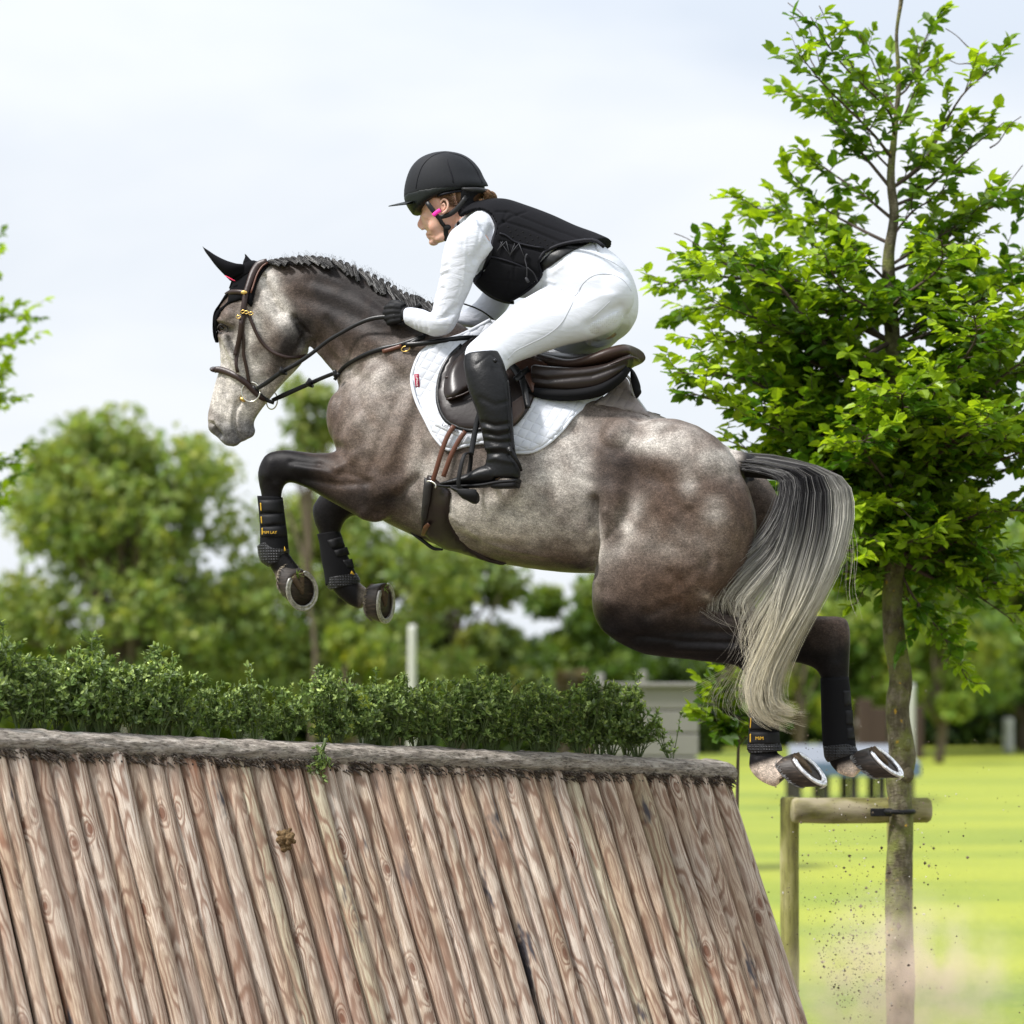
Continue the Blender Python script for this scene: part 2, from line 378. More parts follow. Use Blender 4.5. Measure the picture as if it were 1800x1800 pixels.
# ------------------------------------------------------------ trees behind the field (out of focus in the photograph)
BARK2 = simple('far_bark', (.13, .10, .075), .85, .3, 6)
LEAF2 = leafmat('far_leaf', .45, .5)
def far_tree(label, px, top, wpx, Y, col_, n, group='trees behind the field', lobes=None, gap=.0, bottom=None, clump=.5, sz=.13, name='tree', cat='tree', dark=.5, parent_limbs=True):
    col = np.array(col_)*1.0
    k = Y/F; cx = (px-900)*k; zt = CH+(HY-top)*k; zb = .0 if bottom is None else CH+(HY-bottom)*k; rw = wpx*k/2
    root = empty(name, (cx, Y, 0), label, cat, group)
    # lobes: crown made of many overlapping clusters
    nl = lobes or 16; L = []
    for i in range(nl):
        h = rng.uniform(.22, .93); prof = max(.05, 1-((h-.48)/.52)**2)**.5; q = rng.uniform(0, 1)**.6; a = rng.uniform(0, 2*math.pi); r = rw*.80*prof*q; rr = rw*rng.uniform(.17, .36)
        L.append((cx+r*math.cos(a), Y+r*math.sin(a)*.8, min(zb+(zt-zb)*h, zb+(zt-zb)*(1-.42*(r/rw)**2)-rr*.8), rr))
    L = np.array(L)
    tr = MB(); tr.add(*tube([(cx, Y, 0), (cx+.1, Y, zt*.3), (cx-.1, Y, zt*.5), (cx, Y, zt*.72)], np.array([rw*.045+.06, rw*.035+.05, rw*.02+.03, .03])*(1 if bottom is None else .5), 8))
    for q in L[:nl:1]: 
        b = np.array((cx, Y, rng.uniform(.25, .6)*q[2] if bottom is None else q[2]*rng.uniform(.55, .9))); e = q[:3]; m_ = (b+e)/2+np.array((0, 0, .1*rw)); tr.add(*tube([b, m_, e], [rw*.022+.02, rw*.015+.015, .012], 6))
    tr.build('trunk', BARK2, root)
    i = rng.choice(len(L), n, p=L[:, 3]**2/(L[:, 3]**2).sum()); d = rand_dir(n)*rng.uniform(.1, 1, (n, 1))**.55
    # clusters inside the lobe
    P = L[i, :3]+d*L[i, 3:4]*np.array((1.15, 1.1, .85)); nz = np.array([mnoise.noise(Vector(p)*(1/clump))*.7+mnoise.noise(Vector(p)*(2.3/clump))*.5 for p in P*1.0])
    keep = nz > -.20+gap; P = P[keep]; nz = nz[keep]; P[:, 2] = np.maximum(P[:, 2], .15)
    m = len(P); tone = rng.uniform(.75, 1.25, (m, 1))*(1+nz[:, None]*dark); hue = np.clip(nz[:, None]*.8+rng.normal(0, .12, (m, 1)), -.4, .6)
    c = np.array(col)*tone*(1+hue*np.array((.7, .1, -.2)))
    V, Fc = leaves(P, rand_dir(m)+np.array((0, 0, -.1)), rand_dir(m), rng.uniform(.7, 1.4, m)*sz, .75)
    link('crown', V, Fc, LEAF2, root, False, np.repeat(np.clip(c, 0, 1), 6, 0)); return root
G1 = (.225, .30, .10); G2 = (.055, .11, .022); G3 = (.17, .25, .035)
far_tree('broad round green tree, sky showing through it, leftmost of the tall blurred trees', 232, 702, 560, 58, G1, 38000, lobes=52, gap=.15, clump=.6, sz=.15)
far_tree('bushy blurred green tree directly beneath the front hooves', 610, 850, 520, 60, G1, 28000, lobes=36, gap=.15, clump=.6, sz=.15)
far_tree('low rounded blurred tree below the girth', 800, 925, 340, 63, (.16, .215, .07), 16000, lobes=22, gap=.12, clump=.6, sz=.16)
far_tree('thin airy tree with bare limbs between the horse\'s muzzle and chest', 545, 650, 210, 57, (.20, .26, .10), 3600, lobes=15, gap=.12, clump=.4, sz=.12, bottom=930)
far_tree('small round blurred tree under the horse\'s belly', 1030, 985, 260, 66, (.12, .19, .04), 14000, lobes=20, gap=.0, clump=.8, sz=.17)
far_tree('low blurred tree at the left edge, behind the tall shrub bunches', -10, 1010, 360, 62, (.15, .22, .05), 16000, lobes=22, gap=.1, sz=.16)
far_tree('small dark green tree under the front hooves', 395, 1040, 240, 65, (.10, .165, .035), 11000, lobes=16, gap=.0, sz=.16)
far_tree('dark green tree behind the tall pale post', 700, 1060, 230, 67, (.08, .14, .03), 11000, lobes=16, gap=.0, sz=.16)
far_tree('large pale green blurred tree standing right behind the young tree', 1500, 768, 600, 74, (.25, .35, .10), 30000, lobes=50, gap=-.12, clump=1.6, sz=.22)
far_tree('pale green blurred tree at the right edge of the picture', 1800, 880, 440, 78, (.22, .32, .085), 22000, lobes=34, gap=-.12, clump=1.6, sz=.22)
far_tree('yellowish blurred tree between the hind legs and the young tree', 1400, 1040, 190, 64, (.28, .34, .05), 8000, lobes=14, gap=-.1, sz=.17)
far_tree('yellow-green bush beside the young tree\'s trunk', 1650, 1075, 170, 66, (.22, .30, .05), 7000, lobes=12, gap=-.1, sz=.17, name='bush', cat='bush')
far_tree('reddish brown bare bush behind the shrub row', 985, 1120, 90, 60, (.17, .135, .095), 1900, lobes=9, gap=-.1, sz=.14, name='bush', cat='bush')
far_tree('yellow-green bush beneath the far front hoof', 610, 1080, 150, 55, (.23, .29, .06), 3600, lobes=10, gap=-.05, sz=.16, name='bush', cat='bush')
# dark hedge line along the end of the field: reads as one mass
def hedge_mass(label, x0, x1, top, Y, col, n, sz=.26):
    k = Y/F; P = np.stack((rng.uniform((x0-900)*k, (x1-900)*k, n), Y+rng.uniform(-1.2, 1.6, n), rng.uniform(0, 1, n)**.8), 1)
    tp = np.array([CH+(HY-top)*k*(1+.28*mnoise.noise(Vector((x*.35, Y, 0)))+.12*mnoise.noise(Vector((x*1.3, Y, 0)))) for x in P[:, 0]]); P[:, 2] *= tp
    nz = np.array([mnoise.noise(Vector(p)*.9) for p in P]); c = np.array(col)*rng.uniform(.6, 1.3, (n, 1))*(1+.6*nz[:, None])
    V, Fc = leaves(P, rand_dir(n), rand_dir(n), rng.uniform(.7, 1.4, n)*sz, .8)
    tag(link('hedgerow', V, Fc, LEAF2, None, False, np.repeat(np.clip(c, 0, 1), 6, 0)), label, 'hedge', kind='stuff')
hedge_mass('dark green hedge and woodland edge closing the far end of the field', -200, 2050, 1120, 84, (.035, .065, .018), 46000)
hedge_mass('mid green shrubbery standing before the dark far hedge', 300, 1250, 1165, 76, (.06, .10, .025), 17000)

# far furniture of the course
WHITE = simple('white_paint', (.45, .45, .42), .6, .12, 8); PALE = simple('weathered_board', (.20, .19, .18), .8, .2, 12); BROWN = simple('brown_timber', (.06, .04, .033), .8, .25, 9)
BLUEP = simple('blue_grey_paint', (.10, .145, .22), .55, .12, 6); GREYP = simple('grey_paint', (.17, .185, .21), .55, .1, 8); DARKT = simple('dark_timber', (.05, .045, .04), .8, .2, 8)
G_POST = 1
def post(px, top, bot, wpx, Y, label, mat=None, group='pale posts on the field'):
    mat = mat or (PALE if px > 1000 and px < 1200 else WHITE)
    k = Y/F; mb = MB(); x = (px-900)*k; zt = CH+(HY-top)*k; mb.add(*tube([(x, Y, -.05), (x, Y, zt*.5), (x+.004, Y, zt-.03), (x+.004, Y, zt)], [wpx*k/2, wpx*k/2*.97, wpx*k/2*.93, wpx*k/2*.6], 12, 2))
    tag(mb.build('post', mat), label, 'post', group)
post(724, 1105, 0, 15, 46, 'tall pale post rising behind the shrub row under the horse\'s chest')
post(1602, 1205, 0, 13, 60, 'pale post just right of the young tree\'s trunk at the field end')
post(1772, 1262, 0, 20, 76, 'short pale post at the foot of the hedge, near the right edge')
post(1055, 1188, 0, 16, 48, 'pale post peeping over the right half of the shrub row')
post(1130, 1183, 0, 14, 52, 'pale post peeping over the shrub row beside the grey box jump')
for i, (px, l) in enumerate(((222, 'pale post behind the stems of the leftmost shrub bunches'), (432, 'pale post behind the shrub stems below the horse\'s head'), (462, 'second pale post behind the shrub stems below the horse\'s head'), (636, 'pale post behind the shrub stems, below the far front hoof'))): post(px, 1225, 0, 12, 60, l)
def box_jump():
    Y = 27.0; k = Y/F; x0, x1 = (1050-900)*k, (1228-900)*k; zt = CH+(HY-1207)*k
    r = empty('box_jump', ((x0+x1)/2, Y+.4, 0), 'pale grey plank-sided box jump behind the right end of the shrub row', 'jump')
    n = 8; h = zt/n
    for i in range(n):
        V, Fc = box(((x0+x1)/2, Y, h*(i+.5)), (x1-x0, .045, h-.014)); o = MB().add(V, Fc).build('plank', PALE, r, False); bevel(o, .008)
    V, Fc = box(((x0+x1)/2, Y+.42, zt/2-.02), (x1-x0-.06, .78, zt-.06)); bevel(MB().add(V, Fc).build('body', PALE, r, False), .01)
    V, Fc = box(((x0+x1)/2, Y+.38, zt+.015), (x1-x0+.05, .9, .04)); bevel(MB().add(V, Fc).build('top_board', PALE, r, False), .01)
box_jump()
def table_jump():
    Y = 44.0; k = Y/F; x0, x1 = (1385-900)*k, (1612-900)*k; zt = CH+(HY-1318)*k; w = x1-x0; cx = (x0+x1)/2
    r = empty('table_jump', (cx, Y+.6, 0), 'blue-grey table jump out on the field behind the horse\'s hind hooves', 'jump')
    V = [(x0, Y-.25, zt-.16), (x1, Y-.25, zt-.16), (x1-.12, Y+1.3, zt+.05), (x0+.12, Y+1.3, zt+.05)]; V = np.array(V); V2 = V-np.array((0, 0, .05))
    bevel(MB().add(np.vstack((V, V2)), [(0, 1, 2, 3), (7, 6, 5, 4), (0, 4, 5, 1), (1, 5, 6, 2), (2, 6, 7, 3), (3, 7, 4, 0)]).build('table_top', GREYP, r, False), .01)
    a, b = box((cx, Y-.27, zt-.27), (w+.04, .05, .19)); bevel(MB().add(a, b).build('front_board', BLUEP, r, False), .01)
    for x in np.linspace(x0+.12, x1-.12, 5):
        for y in (Y-.15, Y+1.1):
            a, b = box((x, y, (zt-.3)/2), (.11, .11, zt-.3)); bevel(MB().add(a, b).build('leg', DARKT, r, False), .01)
table_jump()
def brown_fence():
    Y = 70.0; k = Y/F; r = empty('timber_jump', ((1560-900)*k, Y, 0), 'brown timber jump at the field end, seen on both sides of the young tree\'s trunk', 'jump')
    for a, b, t in ((1508, 1532, 1228), (1532, 1560, 1244), (1590, 1622, 1240)):
        V, Fc = box((((a+b)/2-900)*k, Y, (CH+(HY-t)*k)/2), ((b-a)*k, .3, CH+(HY-t)*k)); bevel(MB().add(V, Fc).build('post', BROWN, r, False), .02)
    for z in (.35, .8): 
        V, Fc = box(((1560-900)*k, Y+.2, z), (110*k, .12, .16)); bevel(MB().add(V, Fc).build('rail', PALE, r, False), .02)
brown_fence()
# ------------------------------------------------------------ palisade jump
def wood_mat():
    g = M('debarked_pole', .78, .25); o = g.obj(); oi = g.n('ShaderNodeObjectInfo'); rnd = oi.outputs['Random']
    sh = g.n('ShaderNodeCombineXYZ'); [g.l(g.mth('MULTIPLY', rnd, k), 0, sh, i) for i, k in enumerate((31.0, 57.0, 91.0))]
    co = g.n('ShaderNodeVectorMath', {0: o, 1: sh}, operation='ADD')
    wan = g.noise(g.scale(co, (4, 4, .9)), 1.5, 3, .5); wan2 = g.noise(g.scale(co, (14, 14, 3.5)), 1.0, 3, .6)
    cs = g.n('ShaderNodeVectorMath', {0: wan.outputs[1], 1: (.5, .5, .5)}, operation='SUBTRACT'); cs2 = g.n('ShaderNodeVectorMath', operation='SCALE', inp={0: cs}); cs2.inputs['Scale'].default_value = .095
    # knots
    vo = g.n('ShaderNodeTexVoronoi', {'Vector': g.scale(co, (8.5, 8.5, 4.2)), 'Scale': 1.0, 'Randomness': 1.0}); dk = vo.outputs['Distance']
    kn = g.n('ShaderNodeMapRange', {'Value': dk, 1: .0, 2: .34, 3: 1.0, 4: 0.0}, interpolation_type='SMOOTHSTEP')
    p = g.n('ShaderNodeVectorMath', {0: g.scale(o, (1, 1, .035)), 1: cs2}, operation='ADD'); sp = g.n('ShaderNodeSeparateXYZ', {0: p})
    ln = g.mth('SQRT', g.mth('ADD', g.mth('POWER', g.mth('ADD', sp.outputs[0], .012), 2.0), g.mth('POWER', g.mth('ADD', sp.outputs[1], .02), 2.0)))
    ln2 = g.mth('ADD', g.mth('ADD', ln, g.mth('MULTIPLY', kn, .017)), g.mth('MULTIPLY', wan2, .006))
    rg = g.mth('SINE', g.mth('MULTIPLY', ln2, 900.0)); rg2 = g.mth('ADD', g.mth('MULTIPLY', rg, .5), .5)
    fib = g.noise(g.scale(co, (240, 240, 9)), 1.0, 4, .7); blot = g.noise(g.scale(co, (9, 9, 3)), 1.0, 4, .6); zone = g.noise(g.scale(co, (2.5, 2.5, 1.3)), 1.0, 3, .6)
    base = g.ramp(g.mth('ADD', g.mth('MULTIPLY', blot, .7), g.mth('MULTIPLY', fib, .3)), (.28, (.23, .165, .105)), (.5, (.44, .345, .255)), (.72, (.72, .63, .53)))
    grey = g.mix(g.ramp(zone, (.40, 0), (.64, .75)), base, (.53, .47, .41))
    sel = g.mth('FRACT', g.mth('MULTIPLY', rnd, 7.31)); tint = g.mix(g.ramp(sel, (.0, (.92, .86, .82)), (.0, (.92, .86, .82))), grey, grey)
    t = g.ramp(sel, (0, (1.0, .95, .91)), (.3, (.98, .97, .95)), (.52, (.70, .60, .54)), (.66, (1.0, .97, .93)), (.93, (.84, .88, .74)), (1, (.95, .85, .78))); t.color_ramp.interpolation = 'CONSTANT'
    b2 = g.mix(.8, grey, t, 'MULTIPLY')
    zs = g.ramp(g.noise(g.scale(co, (3, 3, 2.2)), 1.3, 2), (.36, .45), (.55, 1.0)); dark = g.ramp(rg2, (.0, 1), (.30, .55), (.62, 0))
    b3 = g.mix(g.mth('MULTIPLY', g.mth('MULTIPLY', dark, zs), .85), b2, (.165, .085, .052)); b4 = g.mix(g.ramp(fib, (.34, .75), (.56, 0)), b3, (.19, .115, .08))
    kc = g.ramp(dk, (.0, 1), (.085, .95), (.11, .3), (.135, .6), (.17, 0)); b5 = g.mix(g.mth('MULTIPLY', kc, .92), b4, (.13, .055, .032))
    # reddish stain bands, blackened resin patches
    st = g.ramp(g.noise(g.scale(co, (7, 7, 1.2)), 1.0, 3, .6), (.60, 0), (.72, .6)); b6 = g.mix(st, b5, (.30, .13, .07))
    bs = g.mth('MULTIPLY', g.ramp(g.noise(g.scale(co, (6, 6, 1.5)), 1.3, 4, .65), (.60, 0), (.66, 1)), g.ramp(sel, (.52, 0), (.60, 1)))
    b7 = g.mix(bs, b6, (.055, .05, .055)); ck = g.noise(g.scale(co, (75, 75, 1.6)), 1.0, 2, .5); ck2 = g.mth('MULTIPLY', g.ramp(ck, (.485, 0), (.5, 1), (.515, 0)), g.ramp(g.noise(g.scale(co, (5, 5, 2.5)), 1.1, 2), (.48, 0), (.58, .85))); b8 = g.mix(ck2, b7, (.075, .045, .03)); g.col(b8)
    h = g.mth('ADD', g.mth('MULTIPLY', rg2, .5), g.mth('ADD', fib, g.mth('MULTIPLY', kc, -.7))); g.bump(h, .5, .0035); return g.m
def end_mat(name, c1, c2, c3):
    g = M(name, .9, .15); o = g.obj(); n = g.noise(g.scale(o, (5, 26, 60)), 1.0, 6, .7); n2 = g.noise(o, 14, 5, .7); g.noise; n3 = g.noise(g.scale(o, (12, 60, 160)), 1.0, 4, .75)
    c = g.ramp(n, (.3, c1), (.55, c2), (.75, c3)); cc = g.mix(g.ramp(n3, (.38, .8), (.5, 0)), c, tuple(np.array(c1)*.4)); g.col(g.mix(g.ramp(n2, (.5, 0), (.72, .22)), cc, (.30, .30, .22)))
    g.bump(g.mth('ADD', n3, n), .9, .012); return g.m
WOOD = wood_mat(); RAIL = end_mat('weathered_rail', (.14, .118, .098), (.38, .335, .29), (.58, .54, .49)); NAIL = simple('rusty_nail', (.03, .025, .022), .6)
SPLINT = end_mat('torn_bark', (.05, .04, .035), (.16, .13, .11), (.36, .31, .27))
TL = at(-55, 1312, 10.9); TR = at(1278, 1366, 12.95)
wd = (TR-TL); wl = np.hypot(wd[0], wd[1]); wd2 = np.array((wd[0], wd[1], 0))/wl; wn_ = np.array((wd2[1], -wd2[0], 0))   # wn_: outward, to the camera side
LEAN = .50
fence = empty('palisade_jump', at(640, 1340, 12.3)*np.array((1, 1, 0)), 'sloping jump faced with upright debarked timber poles under a long grey rail', 'jump')
def poles():
    # top positions measured along the rail, wider where the jump is nearer
    px = [-330]; 
    while px[-1] < 1283: px.append(px[-1]+33.5-6.2*max(0, px[-1])/1283+rng.normal(0, 3.0))
    px = np.array(px); px[-1] = 1270; out = []
    def xat(p):          # where pixel column p meets the top line
        u = (p-900)/F; # TL+s*wd : (TLx+s wdx)=u (TLy+s wdy)
        return (u*TL[1]-TL[0])/(wd[0]-u*wd[1])
    s = np.array([xat(p) for p in px])
    down = np.array((0, 0, -1.))+wn_*LEAN; down /= np.linalg.norm(down)
    for i in range(len(s)):
        gap = (s[min(i+1, len(s)-1)]-s[max(i-1, 0)])/(2 if 0 < i < len(s)-1 else 1)*wl; big = 1.0
        r0 = gap*.5*.99; top = TL+s[i]*wd+wn_*rng.normal(0, .004)
        L = (top[2]+.06)/-down[2]; nseg = 60; m = 22; zz = np.linspace(0, -L, nseg)
        a = np.linspace(0, 2*math.pi, m, endpoint=False); V = []
        tilt = rng.normal(0, .004); sx = rng.uniform(0, 100)
        for k, z in enumerate(zz):
            rr = r0*(1+.045*mnoise.noise(Vector((sx, z*2.2, 0)))+.0*z); rad = np.array([rr*(1+.03*mnoise.noise(Vector((sx+math.cos(t_)*1.2, z*5, math.sin(t_)*1.2)))) for t_ in a])
            if k == 0: rad = rad*.8
            cx = .0055*mnoise.noise(Vector((sx+9, z*1.1, 5))); cy = .006*mnoise.noise(Vector((sx+19, z*1.1, 5)))
            V.append(np.stack((cx+rad*np.cos(a), cy+rad*np.sin(a), np.full(m, z)), 1))
        V = np.vstack(V); me = bpy.data.meshes.new('pole'); Fc = ringfaces(nseg, m)
        # a nail head near the top, on the outer side
        nv, nf = ball((rng.normal(0, .003), r0*.97+.001, -.055), (.0036, .003, .0045), 8, 5); b = len(V); V = np.vstack((V, nv)); nfi = len(Fc)
        Fc = [tuple(reversed(f)) for f in Fc]+[tuple(x+b for x in f) for f in nf]
        me.from_pydata(V.tolist(), [], Fc); me.materials.append(WOOD); me.materials.append(NAIL)
        me.polygons.foreach_set('use_smooth', [True]*len(Fc)); me.polygons.foreach_set('material_index', [0]*nfi+[1]*(len(Fc)-nfi)); me.update()
        o = bpy.data.objects.new('pole', me); SC.collection.objects.link(o); o.parent = fence
        zax = Vector(-down); yax = Vector(wn_)-Vector(wn_).dot(zax)*zax; yax.normalize(); xax = yax.cross(zax)
        o.matrix_local = Matrix.Translation(Vector(top-WPOS[fence.name]))@Matrix((xax, yax, zax)).transposed().to_4x4()@Matrix.Rotation(tilt, 4, 'Y')
    return down
DOWN = poles()
def rail():
    n = 320; m = 30; V = []; s = np.linspace(-.26, 1.012, n)
    base = np.array([(-.045, -.026), (.0, -.034), (.034, -.020), (.054, .002), (.052, .028), (.030, .046), (-.05, .060), (-.13, .050), (-.15, .012), (-.13, -.04)])   # (outward, up)
    a = np.linspace(0, len(base), m, endpoint=False); prof = np.array([crom(np.vstack((base[-1:], base, base[:2])), 361)[int((1+t)*360/(len(base)+2))] for t in a])
    for i, q in enumerate(s):
        endf = min(1, ((1.013-q)/.012)**.5) if q > 1.001 else 1; c = TL+q*wd+np.array((0, 0, .008+.006*mnoise.noise(Vector((q*6, 3, 0)))))
        for j, (ox, oz) in enumerate(prof):
            k = 1+.13*mnoise.noise(Vector((q*30, j*.5, 0)))+.12*mnoise.noise(Vector((q*120, j*1.3, 5))); rag = (-.022*abs(mnoise.noise(Vector((q*210, 7, 0))))-.008*mnoise.noise(Vector((q*35, 1, 4)))) if oz < -.02 and ox > -.05 else 0
            V.append(c+wn_*ox*k*endf+np.array((0, 0, (oz*k+rag)*endf)))
    link('top_rail', np.vstack(V), [f[::-1] for f in ringfaces(n, m)], RAIL, fence, True)
    # torn fibres hanging from the rail's lower edge
    mb = MB()
    for i in range(1250):
        q = rng.uniform(0, .998); c = TL+q*wd+wn_*rng.uniform(.028, .061)+np.array((0, 0, rng.uniform(-.036, .004))); d = wd2*rng.uniform(.5, 1.3)+np.array((0, 0, -rng.uniform(.2, .8)))+wn_*rng.uniform(-.05, .35); d /= np.linalg.norm(d)
        L = rng.uniform(.012, .036); w = rng.uniform(.004, .0095); mb.add(*tube([c, c+d*L*.5, c+d*L+np.array((0, 0, -.004))], [w, w*.8, .0008], 5, 1, flat=.5))
    mb.build('torn_bark', SPLINT, fence, False)
    # timber frame, and an added dark sheet, behind the poles
    bk = -wn_
    for hz, off in ((.35, .10), (.85, .09)):
        c0 = TL-wd*.22+DOWN*((TL[2]-hz)/-DOWN[2])+bk*off; c1 = TR+DOWN*((TR[2]-hz)/-DOWN[2])+bk*off; MB().add(*tube([c0, (c0+c1)/2, c1], .05, 12, 2)).build('frame_rail', BROWN, fence)
    b0, b1 = TL-wd*.24+bk*.028-np.array((0, 0, .03)), TR+bk*.028-wd*.012-np.array((0, 0, .03)); g0, g1 = b0+DOWN*(b0[2]/-DOWN[2]), b1+DOWN*(b1[2]/-DOWN[2]); q4 = np.array((b0, b1, g1, g0)); MB().add(np.vstack((q4, q4+bk*.015)), [(0, 1, 2, 3), (7, 6, 5, 4), (0, 4, 5, 1), (1, 5, 6, 2), (2, 6, 7, 3), (3, 7, 4, 0)]).build('gap_shade_sheet', simple('gap_shade', (.03, .02, .015), .9), fence, False)  # near-black sheet standing in for the shade in the gaps between poles
    for q in (.02, .35, .68, .985):
        c0 = TL+q*wd+bk*.1-np.array((0, 0, .06)); MB().add(*tube([c0, c0*np.array((1, 1, .5)), c0*np.array((1, 1, 0))-np.array((0, 0, .05))], .055, 12, 2)).build('frame_post', BROWN, fence)
rail()
# clod of dried mud stuck to a pole
def mud():
    pn = np.cross(wd2, DOWN); pn = pn/np.linalg.norm(pn); pn = pn if pn[1] < 0 else -pn; d = at(502, 1478, 1.0)-np.array((0, 0, CH)); t = ((TL+pn*.038-np.array((0, 0, CH)))@pn)/(d@pn); c = np.array((0, 0, CH))+d*t+pn*.004; P = []
    for _ in range(46): P.append(ball(c+rng.normal(0, .012, 3)*np.array((1, .6, 1.2)), rng.uniform(.006, .014), 10, 7))
    V, Fc = remesh(P, .0025, 1); g = M('dried_mud', .95, .1); n = g.noise(g.obj(), 120, 5, .75); g.col(g.ramp(n, (.35, (.05, .03, .015)), (.55, (.17, .11, .055)), (.7, (.30, .21, .11)))); g.bump(n, 1, .006)
    tag(link('mud_clod', V, Fc, g.m), 'crumbly brown clod of mud and straw stuck to the face of the poles', 'mud clod')
mud()
# ------------------------------------------------------------ artificial shrub bunches on the jump
SHL = leafmat('shrub_leaf', .3, .55, .15); STEM = simple('shrub_stem', (.09, .125, .045), .55, .3, 60)
def bunch_mesh(h, w, nst, nlf, seed, sparse=1.0, lz=.0235):
    r = np.random.default_rng(seed); st = MB(); tips = []
    for i in range(nst):
        a = r.uniform(0, 2*math.pi); sp = w*r.uniform(.25, 1)**.7; b = np.array((r.normal(0, .006), r.normal(0, .006), 0)); hh = h*r.uniform(.5, 1.18)**.9*(1-.25*(sp/w)**2)
        P = np.array([b, (sp*.30*math.cos(a), sp*.30*math.sin(a), hh*.25), (sp*.75*math.cos(a), sp*.75*math.sin(a), hh*.62), (sp*math.cos(a)*.95, sp*math.sin(a)*.95, hh)]); st.add(*tube(P, [.0032, .0028, .002, .0012], 5, 3)); Q = crom(P, 20)
        for k in range(int(7*sparse)):
            q = Q[r.integers(6, 19)]; d = r.normal(size=3); d[2] = abs(d[2])*.9+.5; d /= np.linalg.norm(d); L = r.uniform(.03, .06); e = q+d*L; st.add(*tube([q, q+d*L*.5+r.normal(0, .003, 3), e], [.0014, .0012, .0008], 4, 1)); tips.append((q+d*L*.35, e))
        tips.append((Q[14], Q[19]))
    tips = np.array(tips); i = r.integers(0, len(tips), nlf); t = r.uniform(0, 1.08, (nlf, 1)); ax = tips[i, 1]-tips[i, 0]; B = tips[i, 0]+ax*t; ax /= np.linalg.norm(ax, axis=1)[:, None]
    D = ax*.7+rand_dir(nlf, r)*.95; D[:, 2] += .15; N_ = ax+rand_dir(nlf, r)*.35; ln = r.uniform(.65, 1.15, nlf)*lz*(1.05-.35*t[:, 0])
    B[:, 2] = np.maximum(B[:, 2], h*.25)
    V, Fc = leaves(B, D, N_, ln, .52, .3); tip = np.clip(t, 0, 1)**2*(B[:, 2:3]/h)**.35*r.uniform(.3, 1.1, (nlf, 1))*r.uniform(.3, 1.2, len(tips))[i][:, None]; base = np.array((.115, .18, .055))*r.uniform(.6, 1.4, (nlf, 1)); young = np.array((.60, .72, .30))*r.uniform(.75, 1.2, (nlf, 1))
    c = base*(1-tip)+young*tip; gl = r.random((nlf, 1)) < .14; c = np.where(gl, np.array((.17, .22, .13)), c)
    return st, V, Fc, np.repeat(c, 6, 0)
def make_bunch(seed, h=.315, w=.085, nst=10, nlf=1150, sparse=1.3, label='', lz=.027):
    st, V, Fc, c = bunch_mesh(h, w, nst, nlf, seed, sparse, lz); o = empty('shrub_bunch', (0, 0, 0), label, 'shrub', 'artificial shrub bunches along the rail')
    link('foliage', V, Fc, SHL, o, False, c); st.build('stems', STEM, o); return o
LB = 'bushy dark green artificial shrub bunch standing in the close row behind the rail'
def copy_tree(o):
    c = o.copy(); SC.collection.objects.link(c)
    for ch in o.children: d = ch.copy(); SC.collection.objects.link(d); d.parent = c
    return c
def bunches():
    protos = [make_bunch(50+i, label=LB) for i in range(6)]; used = set(); cnt = {}; ORD = 'first second third fourth fifth sixth seventh eighth ninth tenth eleventh twelfth thirteenth fourteenth fifteenth sixteenth seventeenth eighteenth nineteenth twentieth twenty-first twenty-second twenty-third'.split()
    tall = [-28, 25, 78, 128, 176, 226, 272]; mid = list(np.concatenate((np.linspace(322, 560, 6), np.linspace(598, 1125, 15)))); i = 0
    def place(o, px, off, sc, rz, label=None):
        u = (px-900)/F; base = TL-wn_*off; s = (u*base[1]-base[0])/(wd[0]-u*wd[1]); p = base+s*wd; p[2] += .035
        o.location = p; o.rotation_euler = (rng.normal(0, .05), rng.normal(0, .06), rz); o.scale = (sc*1.0, sc*1.0, sc)
        if label: o['label'] = label
    row = [(p, 1.10+.07*rng.normal(), 1) for p in tall]+[(p, .97+.12*(p > 800)+.06*rng.normal() if p > 560 else .84+.12*rng.normal(), 0) for p in mid]
    for j, (p, sc, t) in enumerate(row):
        for dep in ((.10, .0), (.20, 22)):
            if t == 0 and dep[1] and (p < 560 or j % 2): continue
            k = i % 6; o = protos[k] if k not in used else copy_tree(protos[k]); used.add(k); i += 1
            cnt[(t, dep[1] > 0)] = cnt.get((t, dep[1] > 0), 0)+1; lab = ('tall full green shrub bunch, %s from the left in the %s row' if t else 'dark green shrub bunch in the lower run, %s from its left end, %s row') % (ORD[cnt[(t, dep[1] > 0)]-1], 'back' if dep[1] else 'front')
            place(o, p+dep[1]+rng.normal(0, 5), dep[0], sc*rng.uniform(.95, 1.05), rng.uniform(0, 6.28), lab)
            o['group'] = 'tall artificial shrub bunches at the left end of the rail' if t else 'artificial shrub bunches along the rail'
    o = make_bunch(99, .33, .05, 5, 260, label='wispy upright shrub bunch with pale tips rising above its neighbours'); place(o, 447, .09, 1.02, 1.0)
    o = make_bunch(98, .25, .13, 5, 170, .8, label='sparse open shrub sprig with few leaves, last at the right end of the row'); place(o, 1180, .06, .85, 2.0)
    # one sprig lying over the rail
    o = make_bunch(97, .14, .035, 4, 150, .8, label='small shrub sprig hanging down over the front of the rail'); c = at(552, 1268, 11.62); o.location = c; o.rotation_euler = (math.radians(165), .15, 0)
    c2 = TL+((552-900)/F*TL[1]-TL[0])/(wd[0]-(552-900)/F*wd[1])*wd+wn_*.085+np.array((0, 0, .085)); o.location = c2
bunches()
